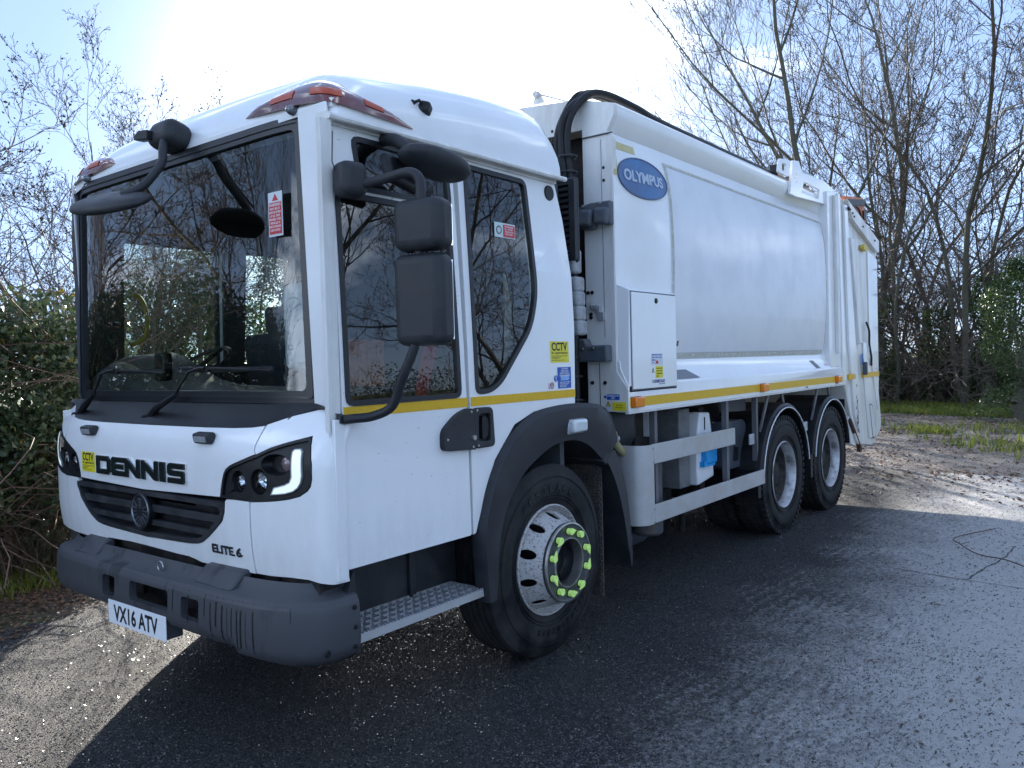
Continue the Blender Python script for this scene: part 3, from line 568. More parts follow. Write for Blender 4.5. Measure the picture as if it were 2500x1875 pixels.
# --- bumper: loft along a plan path
def bpath(s):   # s in 0..1 from near rear end round the front to the far one
    pts = BP; t = s*(len(pts)-1); i = min(int(t), len(pts)-2); return Vector(pts[i]).lerp(Vector(pts[i+1]), t-i)
near = [(.085, -.028), (.0, -.030), (-.07, -.018), (-.12, .02), (-.165, .085), (-.195, .17), (-.22, .28), (-.236, .42), (-.245, .62)]
BP = smooth_path([(x, y, 0) for x, y in near]+[(-.248, .9, 0), (-.248, 1.25, 0), (-.248, 1.52, 0)]+[(x, 1.25+(1.25-y)*.74, 0) for x, y in near[::-1]], 4)
cum = [0]
for i in range(1, len(BP)): cum.append(cum[-1]+(BP[i]-BP[i-1]).length)
BL = cum[-1]
def bpt(s):
    s = min(max(s, 0), BL); i = max(k for k in range(len(cum)-1) if cum[k] <= s+1e-9); t = (s-cum[i])/(cum[i+1]-cum[i]); p = BP[i].lerp(BP[i+1], t)
    a = BP[max(i-1, 0)]; b = BP[min(i+2, len(BP)-1)]; d = (b-a).normalized(); return p, Vector((-d.y, d.x, 0))  # inward normal picked below
def bmapz(s, z, w):
    p, n = bpt(s)
    c = Vector((.6, 1.25, 0))-p
    if n.dot(c) < 0: n = -n
    q = (z-.44)/.24
    inn = .03*max(0, (.54-z)/.07)**2*(1 if s > .6 else 0)+.03*max(0, (.49-z)/.06)**2*(1 if s <= .6 else 0) + (.02*max(0, (z-.655)/.03)**2 if z > .655 else 0)-.008*math.sin(math.pi*min(max(q, 0), 1))
    p = p+n*(inn+w); return (p.x, p.y, z)
def s_of_y(y):
    best = min(range(len(BP)), key=lambda k: abs(BP[k].y-y)+(10 if (BP[k].x > -.15) else 0)); return cum[best]+(0)
def s_at(y):
    for i in range(len(BP)-1):
        if BP[i].x < -.2 and BP[i].y <= y <= BP[i+1].y: return cum[i]+(y-BP[i].y)
    return BL/2
sc = s_at(1.25)
hs = []
for (ya, yb, za, zb_) in ((1.315, 1.435, .545, .64), (.84, 1.175, .555, .645), (.60, .735, .545, .64)):
    sa, sb = s_at(ya), s_at(yb); hs.append(rnd([(sa, za), (sb, za), (sb+.0, zb_), (sa-.0, zb_)], .02, 4))
BCU = grid(0, BL, 90); BCZ = [.455, .47, .485, .50, .52, .56, .6, .63, .655, .665, .675]
lowz = lambda s: .435+.0*s
bo_ = [(0, .450), (.02, .432), (.30, .430), (.46, .445), (.70, .475), (sc-.45, .488), (sc, .494), (sc+.4, .496), (BL-.5, .496), (BL-.30, .49), (BL-.02, .49), (BL, .50), (BL, .675), (0, .675)]
BUM = panel('front_bumper', bo_, hs, bmapz, 0, .035, bumperm, T, cu=BCU, cv=BCZ, sm=50)
v = []; nn = 100     # top ledge
for i in range(nn+1):
    s = BL*i/nn
    for w, z in ((.012, .672), (.018, .684), (.03, .689), (.075, .698), (.095, .72), (.11, .742)):
        p = Vector(bmapz(s, .60, w)); v.append((p.x, p.y, z-(.03 if (i in (0, nn) and w > .09) else 0)))
MB().add(v, [(i*6+j, i*6+j+1, (i+1)*6+j+1, (i+1)*6+j) for i in range(nn) for j in range(5)]).build('bumper_top', bumperm, BUM, sm=50)
for (y0, y1) in ((.44, .72), (1.62, 1.85)):
    MB().prism([(-.205, .69), (-.14, .758), (-.09, .765), (-.09, .69)], 'y', y0, y1).build('bumper_pad', bumperm, BUM, bevel=.012)
for (y0, y1, z0, z1) in ((1.30, 1.45, .53, .66), (.83, 1.19, .53, .66), (.585, .75, .53, .66)):
    MB().box((-.12, y0, z0), (-.10, y1, z1)).build('bumper_recess', black, BUM)
sm_ = MB()
for k, (s0, l) in enumerate(((.52, .22), (.545, .22), (.57, .23), (.60, .22), (.63, .2), (.70, .12), (.74, .2), (.78, .09), (.83, .17), (.90, .14), (.48, .2), (1.02, .1), (.30, .06), (.66, .19))):
    for j in range(6):
        z0, z1 = .672-l*j/6, .672-l*(j+1)/6
        if z1 < .44: break
        a = .0028*(1+(k*7 % 4)); d = lambda z: .03*(k % 2)*(.672-z)
        sm_.add([bmapz(s0-a*.5+d(z0), z0, -.0012), bmapz(s0+a*.5+d(z0), z0, -.0012), bmapz(s0+a*.3+d(z1), z1, -.0012), bmapz(s0-a*.3+d(z1), z1, -.0012)], [(0, 1, 2, 3)])
tag(sm_.build('wet_streak', black, BUM, sm=0), kind='stuff')
random.seed(12)
for (x_, y_, ra, rb_) in ((-.10, .78, .03, .10), (-.13, .95, .025, .06), (-.09, .62, .03, .07), (-.12, 1.45, .015, .03), (-.11, 1.62, .012, .03), (-.14, .88, .02, .05), (-.17, .50, .02, .03), (-.17, .58, .02, .02)):
    P_ = [(x_+ra*math.cos(t_)*random.uniform(.5, 1.3), y_+rb_*math.sin(t_)*random.uniform(.5, 1.3)) for t_ in [k*math.pi/7 for k in range(14)]]
    MB().add([(a_, b_, .7035+.16*max(0, a_+.17)) for a_, b_ in P_], [tuple(range(14))]).build('wet_patch', black, BUM, sm=0)
MB().lathe([(.020, -.012), (.023, -.016), (.026, -.012), (.023, -.008)], (-.17, 1.02, .715), 'x', 24, closed=True).build('towing_ring', steel, BUM)
bb = MB()
for s, z in ((.03, .64), (.03, .56), (.03, .48), (.16, .485)):
    p, n = bpt(s); q = Vector(bmapz(s, z, -.002)); bb.lathe([(0, -.007), (.008, -.006), (.010, 0)] if s < .1 else [(0, -.004), (.013, -.004), (.016, 0)], q, 'y' , 12)
bb.build('bumper_bolt', black, BUM)
MB().prism([(.07, .75), (.09, .775), (.115, .43), (.06, .44), (.05, .69)], 'y', .0, .03).build('bumper_end_stay', dark, BUM)
pl = MB().box((-.257, .858, .416), (-.253, 1.378, .527)).build('number_plate', white_s, T, bevel=.001)
MB().box((-.252, .87, .42), (-.17, 1.37, .52)).build('plate_bracket', bumperm, T)
for o_ in (pl,): pass
text('VX16 ATV', (-.2572, 1.325, .432), (0, -1, 0), (0, 0, 1), .40, .079, ink, pl, 'plate_lettering', .0006, .028)
# behind the bumper: chassis front
cf = MB().box((-.06, .3, .48), (.0, 2.2, .80)).box((.0, .75, .55), (7.6, .83, .86)).box((.0, 1.67, .55), (7.6, 1.75, .86)).box((.3, .83, .5), (1.2, 1.67, 1.0)).box((-.05, .05, .55), (.05, .3, .76))
for x in (1.5, 2.4, 3.3, 4.4, 5.19, 6.2, 6.55, 7.4): cf.box((x, .83, .62), (x+.08, 1.67, .8))
cf.build('chassis_frame', chassis, T)
ax = MB()
for x in (1.5, 5.19, 6.55): ax.tube([(x, .25, .52), (x, 2.25, .52)], .075, 14)
ax.lathe([(0, -.2), (.15, -.18), (.2, 0), (.15, .18), (0, .2)], (5.19, 1.25, .52), 'x', 20); ax.build('axle', chassis, T)
# --- cab shell inside
ins = MB().box((1.66, .05, .9), (1.70, 2.45, 2.6)).box((.08, .12, .85), (1.68, 2.38, .95)).box((.12, .1, 2.60), (1.64, 2.3, 2.615))
ins.box((.12, .075, .95), (.50, 2.42, 1.36))
INS = ins.build('cab_lining', interior, T)
panel('inner_trim', [(.10, 2.62), (1.66, 2.62), (1.68, 1.0), (.10, 1.0)], [w1, w2], fsmap, .056, .066, interior, INS)
MB().box((.09, 2.30, 1.0), (.14, 2.36, 2.62)).box((.10, .10, 2.595), (.13, 2.35, 2.66)).build('pillar_trim', interior, INS)
rp = MB()
for fm in (smap, fsmap):
    pass
da = MB()
nD = 30; v = []
for i in range(nD+1):
    y = .15+2.2*i/nD; hgt = 1.50+.20*math.exp(-((y-1.95)/.42)**2)
    for x, z in ((.10, 1.40), (.13, hgt-.03), (.20, hgt), (.42, hgt+.02), (.55, hgt-.06), (.58, 1.2)): v.append((x, y, z))
da.add(v, [(i*6+j, i*6+j+1, (i+1)*6+j+1, (i+1)*6+j) for i in range(nD) for j in range(5)]).build('dashboard', M('dashboard_plastic', (.05, .06, .07), .55), INS)
def seat(y, x, hi, m1, nm, par, w=.46):
    o = rbox(nm, (x+.05, y, 1.22), (.5, w, .16), .06, m1, par)
    rbox('backrest', (x+.33, y, 1.22+hi/2), (.14, w, hi), .06, m1, par, rot=(0, R(-8), 0))
    rbox('headrest', (x+.39, y, 1.27+hi+.03), (.10, w*.6, .2), .045, m1, par, rot=(0, R(-8), 0))
seat(1.98, .85, .62, fabric, 'driver_seat', INS); seat(.52, 1.15, .55, fabric, 'crew_seat', INS); seat(1.05, 1.15, .55, fabric, 'crew_seat', INS); seat(1.5, 1.15, .55, fabric, 'crew_seat', INS)
# rib-backed brown seat seen through the door glass
cs_ = MB().box((.44, .44, 1.40), (.72, .52, 1.74))
CB = cs_.build('brown_seat_back', copper, INS, bevel=.02, seg=3)
for k in range(4): MB().box((.47+.062*k, .432, 1.42), (.515+.062*k, .441, 1.72)).build('seat_rib', copper, CB, bevel=.006)
rbox('white_headrest', (.33, .55, 1.80), (.12, .26, .42), .05, M('pale_headrest', (.30, .36, .46), .6), INS)
MB().prism([(.95, 1.4), (1.12, 1.4), (1.2, 1.85), (1.05, 1.95), (.92, 1.8)], 'y', .36, .44).build('dark_jacket', M('dark_cloth', (.02, .024, .032), .9), INS, bevel=.02)
MB().prism([(.80, 1.45), (.86, 1.45), (1.0, 1.86), (.93, 1.9)], 'y', .30, .33).build('red_seat_belt', red, INS)
MB().prism([(.98, 1.5), (1.30, 1.62), (1.36, 2.10), (1.24, 1.98), (1.02, 1.88)], 'y', .16, .20).build('hung_coat', bpy.data.materials['dark_cloth'], INS, bevel=.02)
MB().prism([(1.28, 1.62), (1.37, 1.74), (1.35, 1.94), (1.31, 2.09)], 'y', .13, .15).build('beige_lining', cream, INS, bevel=.006)
hy = MB().tube(smooth_path([(1.21, .5, 1.80), (1.17, .5, 1.74), (1.165, .5, 1.65), (1.18, .5, 1.59), (1.22, .5, 1.56), (1.27, .5, 1.545)], 4), .016, 8)
hy.tube([(.095, .16, 2.10), (.10, .16, 1.6)], .012, 8)
hy.tube(smooth_path([(.40, 2.30, 2.08), (.44, 2.29, 2.06), (.47, 2.28, 1.98), (.47, 2.28, 1.86), (.44, 2.29, 1.80), (.38, 2.30, 1.77)], 4), .014, 8); hy.build('grab_handle', handleyel, INS)
MB().lathe([(.20, 0), (.215, .012), (.23, 0), (.215, -.012)], (0, 0, 0), 'z', 40, closed=True).tube([(-.2, 0, 0), (.2, 0, 0)], .014, 8).build('steering_wheel', black, INS).location = (.60, 1.95, 1.62)
bpy.data.objects['steering_wheel'].rotation_euler = (0, R(-35), 0)

MB().box((-.02, .6, .37), (.45, 1.9, .62)).build('sun_block_crossmember', chassis, T)  # added box behind the bumper, closes a gap that leaked sunlight
# ---------------------------------------------------------------- wheels
def tyre_profile(Wd=.27, R_=.525):
    g = .012; P = [(.290, .030), (.300, .012), (.325, .004), (.37, -.006), (.42, -.010), (.46, -.004), (.462, -.002), (.49, .006), (.505, .012), (R_-.004, .022), (R_, .034)]
    w0, w1 = .034, Wd-.034; n = 4
    for k in range(n):
        c = w0+(w1-w0)*(k+1)/(n+1); P += [(R_, c-.007), (R_-g, c-.005), (R_-g, c+.005), (R_, c+.007)]
    P += [(R_, w1), (R_-.004, Wd-.022), (.49, Wd-.006), (.42, Wd+.01), (.37, Wd+.006), (.30, Wd-.01), (.29, Wd-.03)]
    return P
def tyre(lugs=False):
    m = MB().lathe(tyre_profile(), n=80, closed=True)
    if lugs:
        for k in range(54):
            M_ = Matrix.Rotation(2*math.pi*k/54, 4, 'Y')
            for a, b in ((.000, .05), (.22, .27)): m.box((-.019, a, .497), (.019, b, .534), M_)
            m.box((-.022, .075+.0*(k % 2), .52), (.016, .125, .5335), M_); m.box((-.016, .145, .52), (.022, .195, .5335), M_)
    for r in (.335, .352, .455): m.lathe([(r-.002, -.0005-(.007 if r > .4 else .002)), (r, -.006-(.006 if r > .4 else .002)), (r+.002, -.0005-(.007 if r > .4 else .002))], n=80)
    return m
def arc_text(body, r, h, ang0, step, y, parent, m):
    for i, ch in enumerate(body):
        if ch == ' ': continue
        a = ang0-step*i; wch = h*(.35 if ch in 'I1.' else .85)
        rr = Vector((math.sin(a), 0, -math.cos(a)))*1; up = Vector((math.cos(a), 0, math.sin(a)))
        # reading clockwise seen from -y : right = tangent clockwise
        rr = Vector((up.z, 0, -up.x))
        text(ch, Vector((0, y, 0))+up*r-rr*wch/2, rr, up, wch, h, m, parent, 'tyre_lettering', .0025, .01)
letm = M('tyre_letter_rubber', (.013, .014, .018), .45)
def wheel_front():
    rim = MB().lathe([(.300, .030), (.302, .004), (.296, -.002), (.290, .004), (.286, .030), (.276, .05), (.268, .055)], n=64)
    W_ = rim.build('wheel', rimw, T, sm=45)
    tyre().build('tyre', rubber, W_, sm=38)
    def cone(r): # r from .27 (rim) to .20 (hub)
        t = (.27-r)/(.27-.205); return .056-(.155)*(t**.8 if t > 0 else 0)
    def cm(u, v, w): y = cone(v); return (math.cos(u)*(v-w*.6), y+w*.6, math.sin(u)*(v-w*.6))
    hs = [[(2*math.pi*(k+.5)/10+.105*math.cos(t), .245+.0195*math.sin(t)) for t in [2*math.pi*j/16 for j in range(16)]] for k in range(10)]
    panel('wheel_disc', [(0, .203), (2*math.pi, .203), (2*math.pi, .272), (0, .272)], hs, cm, 0, .012, rimw, W_, cu=grid(0, 2*math.pi, 60), cv=[.215, .225, .235, .245, .255, .265], sm=60)
    MB().lathe([(.26, .10), (.0, .10)], n=32).build('wheel_well', black, W_)
    MB().lathe([(.205, -.03), (.214, -.058), (.214, -.068), (.206, -.074), (.196, -.070), (.140, -.070), (.133, -.072)], n=64).build('nut_ring', M('nut_ring_grey', (.10, .11, .115), .35, metal=.5, var=.6, vscale=30), W_, sm=40)
    MB().lathe([(.213, -.062), (.2165, -.066), (.214, -.074), (.206, -.076)], n=64).lathe([(.136, -.070), (.133, -.078), (.127, -.078), (.125, -.068), (.124, .0)], n=64).build('ring_edge', steel, W_, sm=40)
    MB().lathe([(.125, -.02), (.105, -.03), (.10, .0), (.085, .02), (.07, .01), (.0, .01)], n=40).build('hub', black, W_)
    hb = MB()
    for k in range(10):
        a = 2*math.pi*k/10; hb.lathe([(0, .004), (.0, .003), (.008, .003), (.009, .006)], (.09*math.cos(a), .0, .09*math.sin(a)), 'y', 8)
    hb.build('hub_bolt', chassis, W_)
    for k in range(10):
        a = 2*math.pi*(k+.5)/10; c = (.168*math.cos(a), -.07, .168*math.sin(a))
        dk = MB().lathe([(0, -.0015), (.0225, -.0015), (.0225, 0)], c, 'y', 20); dk.build('nut_hole', black, W_)
        pt = a+math.pi/2*(1 if k % 2 else -1)
        px, pz = math.cos(pt), math.sin(pt); q = []
        for j in range(13):
            th = math.radians(60+240*j/12); q.append((.0185*math.cos(th), .0185*math.sin(th)))
        q.append((.044, 0))
        poly = [(c[0]+x*px-z*pz, c[2]+x*pz+z*px) for x, z in q]
        I = MB().prism(poly, 'y', -.092, -.099).lathe([(.0155, -.093), (.0175, -.072)], (c[0], 0, c[2]), 'y', 18).build('nut_indicator', neon, W_, bevel=.0015)
    for ch in W_.children:
        if ch.name.split('.')[0] in ('nut_ring', 'ring_edge', 'nut_hole', 'nut_indicator', 'hub', 'hub_bolt'): ch.location.y = -.042
    arc_text('WESTLAKE', .375, .040, R(128), R(9.5), -.012, W_, letm); arc_text('315/80R22.5', .375, .032, R(318), R(7), -.012, W_, letm)
    return W_
def wheel_rear():
    rim = MB().lathe([(.300, .030), (.302, .004), (.296, -.002), (.290, .004), (.283, .030), (.272, .05), (.270, .085)], n=64)
    W_ = rim.build('wheel', rimg, T, sm=45)
    MB().lathe([(.270, .085), (.262, .09), (.258, .19), (.240, .225)], n=64).build('inner_barrel', M('barrel_shade_and_dirt', (.03, .028, .027), .8, var=1, vscale=20, var2=(.09, .08, .07)), W_, sm=45)  # deep barrel: shade of the recess painted in as dark colour, plus dirt
    tyre(True).build('tyre', rubber, W_, sm=38)
    def cm(u, v, w): return (math.cos(u)*v, .22+w, math.sin(u)*v)
    hs = [[(2*math.pi*(k+.5)/10+.11*math.cos(t), .205+.02*math.sin(t)) for t in [2*math.pi*j/14 for j in range(14)]] for k in range(10)]
    panel('wheel_disc', [(0, .10), (2*math.pi, .10), (2*math.pi, .262), (0, .262)], hs, cm, 0, .012, chassis, W_, cu=grid(0, 2*math.pi, 50), sm=60)
    MB().lathe([(.11, .22), (.105, .10), (.095, .085), (.07, .08), (.0, .08)], n=36).build('hub', chassis, W_)
    for k in range(10):
        a = 2*math.pi*k/10; c = (.165*math.cos(a), 0, .165*math.sin(a)); MB().lathe([(0, .185), (.015, .187), (.017, .22)], c, 'y', 6).build('wheel_nut', steel, W_, sm=0)
    MB().lathe([(.262, .25), (0, .25)], n=32).build('wheel_well', black, W_)
    return W_
def copyw(w, loc, rz=0):
    c = w.copy(); COL.objects.link(c); c.location = loc; c.rotation_euler = (0, 0, rz)
    for ch in w.children:
        d = ch.copy(); COL.objects.link(d); d.parent = c
    return c
wf = wheel_front(); wf.location = (1.5, .012, .525); wf.rotation_euler = (0, 0, R(0))
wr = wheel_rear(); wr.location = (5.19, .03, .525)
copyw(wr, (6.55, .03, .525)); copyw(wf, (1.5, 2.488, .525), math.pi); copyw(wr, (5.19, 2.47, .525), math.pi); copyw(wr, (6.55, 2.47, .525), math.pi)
it = tyre(True).build('inner_tyre', rubber, T, sm=38); it.location = (5.19, .35, .525)
for y in (1.88,): c = it.copy(); COL.objects.link(c); c.location = (5.19, y, .525)
# front wheel arch: flared plastic moulding
ao = [(.905, .44), (.885, .60), (.875, .78), (.905, .90), (.955, 1.02), (1.03, 1.135), (1.12, 1.225), (1.22, 1.29), (1.36, 1.343), (1.52, 1.362), (1.70, 1.368), (1.88, 1.36), (2.03, 1.335), (2.10, 1.27), (2.17, 1.13)]
ai = [(.985, .44), (1.0, .60), (1.02, .72), (1.045, .80), (1.09, .89), (1.15, .96), (1.24, 1.04), (1.355, 1.10), (1.46, 1.14), (1.55, 1.16), (1.66, 1.165), (1.77, 1.15), (1.86, 1.115), (1.93, 1.07), (2.0, 1.02)]
P_, Q_ = smooth_path([(a, 0, b) for a, b in ao], 3), smooth_path([(a, 0, b) for a, b in ai], 3); v = []
for p, q in zip(P_, Q_):
    for t, y in ((0, .04), (0, -.008), (.12, -.036), (.45, -.040), (.75, -.030), (1, -.020), (1, .30)):
        m = p.lerp(q, t); v.append((m.x, y, m.z))
for side in (0, 1):
    vv = v if side == 0 else [(x, 2.5-y, z) for x, y, z in v]
    A = MB().add(vv, [(i*7+j, i*7+j+1, (i+1)*7+j+1, (i+1)*7+j) for i in range(0 if side == 0 else 7, len(P_)-1) for j in range(6)]).build('wheel_arch', dark, T, sm=40)
    if side == 0: ARCH = A
MB().prism([(2.03, 1.33), (2.10, 1.27), (2.17, 1.13), (2.03, .98), (1.99, 1.01), (2.06, 1.12), (2.0, 1.3)], 'y', -.03, .30).build('arch_rear_flare', dark, T, bevel=.008)
tl = smooth_path([(2.03, 0, 1.03), (2.12, 0, .92), (2.20, 0, .78), (2.26, 0, .62), (2.31, 0, .44), (2.35, 0, .30)], 3); v = []
for i, p in enumerate(tl):
    t = i/(len(tl)-1); wd = .10*(1-t)**.7+.015
    for dx, y in ((0, -.02), (wd+.03, .0), (wd+.03, .34), (0, .34)): v.append((p.x+dx, y+.02*t, p.z+dx*.2))
MB().add(v, [(i*4+j, i*4+(j+1) % 4, (i+1)*4+(j+1) % 4, (i+1)*4+j) for i in range(len(tl)-1) for j in range(4)]+[(0, 1, 2, 3)]).build('arch_tail', dark, T, sm=30)
rbox('side_repeater', (1.70, -.052, 1.245), (.14, .05, .075), .018, M('repeater_lens', (.62, .66, .68), .12, coat=1), ARCH)
MB().box((1.62, -.04, 1.20), (1.78, -.02, 1.29)).build('repeater_base', galv, ARCH, bevel=.008)
# spray flap with moulded pattern
fl = MB().box((2.09, .05, .17), (2.10, .40, 1.10)); k = 0
mf = M('spray_flap', (.05, .048, .046), .8, var=.8, vscale=14, var2=(.10, .085, .065))
F_ = fl.build('mudflap', mf, T); n_ = MB()
random.seed(5)
for i in range(46):
    for j in range(15):
        z = .18+.02*i; y = .055+.023*j+(.008 if i % 2 else 0); n_.box((2.080+random.uniform(-.002, .002), y, z), (2.09, y+.017, z+.014))
tag(n_.build('flap_studs', mf, F_, sm=0), kind='stuff')
# wheel housing in the dark
MB().box((.90, .45, .5), (2.08, .47, 1.36)).box((.9, .05, 1.36-.12), (1.9, .47, 1.25)).box((.86, .24, .45), (.88, .6, 1.2)).build('inner_arch', chassis, T)
# ---------------------------------------------------------------- body
def bulge(z):
    t = (z-1.58)/(3.03-1.58); return max(0, math.sin(math.pi*min(max(t, 0), 1)))**.7
def by(x, z):
    k = min(1, max(0, (x-2.36)/.55)); k = k*k*(3-2*k)
    return .078-.055*k*bulge(z)+(.03*max(0, (z-2.7)/.3)**2 if z > 2.7 else 0)
bmap = lambda u, v, w: (u, by(u, v)+w, v)
bm2 = lambda u, v, w: (u, 2.5-by(u, v)-w, v)
CX = grid(2.36, 6.5, 40); CZB = grid(1.5, 3.05, 18)
BS = panel('body_side', [(2.362, 1.53), (6.50, 1.53), (6.50, 3.06), (2.362, 3.06)], [], bmap, 0, None, white, T, cu=CX, cv=CZB, sm=30)
panel('body_side', [(2.362, 1.53), (6.50, 1.53), (6.50, 3.06), (2.362, 3.06)], [], bm2, 0, None, white, T, cu=CX, cv=CZB, sm=30)
# body front wall with its dark opening
fr = [(.07, 1.275), (.30, 1.275), (.30, 3.075), (2.20, 3.075), (2.20, 1.275), (2.43, 1.275), (2.43, 3.06), (2.44, 3.15), (2.44, 3.205), (2.2, 3.27), (1.6, 3.34), (.9, 3.34), (.33, 3.285), (.066, 3.215), (.066, 3.14), (.115, 3.04), (.078, 3.0)]
fr0 = [(.0, 1.272), (.0, 1.40), (.08, 1.53)]
xm = lambda u, v, w: (2.358+w, u, v)
FW = panel('body_front_frame', [(.002, 1.275), (.30, 1.275), (.30, 3.085), (2.20, 3.085), (2.20, 1.275), (2.498, 1.275), (2.498, 1.42), (2.42, 1.53), (2.42, 3.0), (2.385, 3.045), (2.437, 3.14), (2.437, 3.21), (2.2, 3.27), (1.6, 3.34), (.9, 3.34), (.33, 3.285), (.063, 3.21), (.063, 3.14), (.115, 3.045), (.08, 3.0), (.08, 1.53), (.002, 1.42)], [], xm, 0, .05, white2, T, bevel=.004)
MB().box((2.345, .075, 3.025), (2.358, .30, 3.031)).box((2.356, .205, 1.28), (2.358, .209, 1.59)).box((2.3562, .16, 1.75), (2.358, .162, 3.0)).build('frame_seam', seal, FW)
MB().box((2.55, .30, .9), (2.57, 2.2, 3.1)).build('body_bulkhead', chassis, T)
bo = MB()
for y, z in ((.263, 1.461), (.168, 1.460), (.28, 2.04), (.25, 2.04), (.262, 1.90), (.262, 1.88)): bo.lathe([(0, -.010), (.010, -.010), (.013, 0)], (2.357, y, z), 'x', 12)
for y, z in ((.145, 2.82), (.145, 2.74), (.44, 3.13), (.53, 3.12)): bo.lathe([(0, -.002), (.010, -.002), (.010, 0)], (2.357, y, z), 'x', 12)
bo.build('frame_bolt', black, FW)
MB().box((2.335, .16, 1.86), (2.357, .20, 1.91)).box((2.33, .185, 1.91), (2.357, .215, 1.95)).box((2.325, .20, 1.93), (2.345, .25, 1.955)).box((2.325, .245, 1.93), (2.345, .25, 1.975)).build('latch', galv, FW)
# black steel brackets between cab and body
MB().prism([(.072, 2.60), (.22, 2.60), (.30, 2.585), (.42, 2.58), (.42, 2.52), (.30, 2.515), (.292, 2.44), (.19, 2.435), (.19, 2.465), (.072, 2.45)], 'x', 2.30, 2.352).build('upper_bracket', M('bracket_grey', (.07, .09, .12), .55, var=.6, vscale=14, var2=(.13, .12, .11)), FW, bevel=.01)
for yc in (.24, .125): rbox('bracket_pad', (2.285, yc, 2.505), (.05, .10, .105), .02, bpy.data.materials['bracket_grey'], FW, rot=(R(5), 0, 0))
MB().prism([(.10, 1.70), (.245, 1.70), (.265, 1.745), (.34, 1.745), (.36, 1.70), (.50, 1.69), (.50, 1.595), (.10, 1.595)], 'x', 2.27, 2.345).build('lower_bracket', bpy.data.materials['bracket_grey'], FW, bevel=.012)
bp_ = MB()
for y, z in ((.28, 1.68), (.20, 1.68)): bp_.lathe([(0, -.008), (.009, -.008), (.011, 0)], (2.27, y, z), 'x', 10)
for y, z in ((.27, 2.585), (.14, 2.59)): bp_.lathe([(0, -.008), (.009, -.008), (.011, 0)], (2.30, y, z), 'x', 10)
bp_.build('bracket_bolt', steel, FW)
# hydraulic hoses
hs = MB()
for k, (dy, dx, r) in enumerate(((.36, 2.24, .026), (.325, 2.26, .024), (.355, 2.29, .022), (.40, 2.27, .018))):
    pts = [(dx, dy, 1.25), (dx, dy, 1.8), (dx+.01, dy, 2.4), (dx, dy+.005, 2.75), (dx-.01*k, dy+.02, 3.0), (dx, dy-.01, 3.16), (2.36, dy-.07, 3.285+.01*k), (2.50, dy-.12, 3.325), (2.8, dy-.17-.01*k, 3.29), (3.3, dy-.18, 3.265), (5.3, dy-.18, 3.26)]
    hs.tube(smooth_path(pts, 6), r, 10)
HO = hs.build('hydraulic_hose', black, T)
ht = MB()
for z in (1.35, 1.5, 1.62, 1.85, 2.0, 2.2, 2.36, 2.6, 2.68, 2.8, 2.9): ht.lathe([(.062, 0), (.064, .006), (.062, .012)], (2.265, .352, z), 'z', 16)
ht.build('hose_tie', seal, HO)
# cab back: radiator louvre, grey filter and clutter in the gap
MB().box((1.89, .05, 2.18), (1.93, .9, 2.68)).build('air_unit', dark, T, bevel=.02)
lv = MB()
for k in range(3):
    for j in range(7): lv.box((1.862+.0, .22, 2.23+.145*k+.0)if 0 else (1.9, .0, 0), (1.9, 0, 0)) if 0 else None
LV = panel('louvre_frame', rnd([(.10, 2.19), (.25, 2.19), (.25, 2.66), (.10, 2.66)], .015), [rnd([(.14, 2.22), (.215, 2.22), (.215, 2.63), (.14, 2.63)], .008)], lambda u, v, w: (1.86+w, u-.055, v), 0, .03, dark, T, bevel=.004)
for k in range(12): MB().box((1.863, .088, 2.225+.034*k), (1.88, .157, 2.243+.034*k)).build('louvre_slat', dark, LV)
MB().box((1.885, .08, 2.21), (1.89, .165, 2.64)).build('louvre_back', black, LV)
for k in range(4): rbox('grey_canister', (1.93, .10+.004*k, 1.80+.085*k), (.10, .11, .09), .02, M('dusty_grey', (.34, .36, .38), .6, var=.6, vscale=12) if k == 0 else bpy.data.materials['dusty_grey'], T)
MB().box((1.88, .07, 2.12), (1.97, .14, 2.26)).build('canister_bracket', bpy.data.materials['dusty_grey'], T, bevel=.015)
MB().box((1.75, .35, 1.0), (2.5, 2.2, 1.25)).box((1.70, .14, 1.2), (1.74, 2.3, 2.66)).box((2.0, .6, 1.2), (2.3, 2.1, 2.9)).build('cab_back_clutter', chassis, T)
# top rail
for s in (0, 1):
    f = (lambda y: y) if s == 0 else (lambda y: 2.5-y)
    MB().prism([(f(.116), 3.04), (f(.062), 3.14), (f(.060), 3.205), (f(.075), 3.222), (f(.16), 3.235), (f(.16), 3.04)], 'x', 2.40, 6.52).build('top_rail', white, T, bevel=.006)
v = []; Y = [.10, .33, .66, 1.25, 1.84, 2.17, 2.40]; Zr = [3.225, 3.27, 3.32, 3.335, 3.32, 3.27, 3.225]
for x in (2.40, 6.9): v += [(x, y, z-.005) for y, z in zip(Y, Zr)]
MB().add(v, [(j, j+1, j+8, j+7) for j in range(6)]).build('body_roof', white2, T)
# bracket and bolt just behind the cab roof
MB().prism([(.60, 3.33), (.70, 3.33), (.69, 3.37), (.675, 3.41), (.655, 3.42), (.64, 3.40)], 'x', 2.38, 2.39).lathe([(.0, -.02), (.022, -.02), (.022, .02), (0, .02)], (2.38, .665, 3.395), 'x', 14).tube([(2.38, .65, 3.395), (2.42, .42, 3.30)], .007, 8).build('lid_hinge', white2, T)
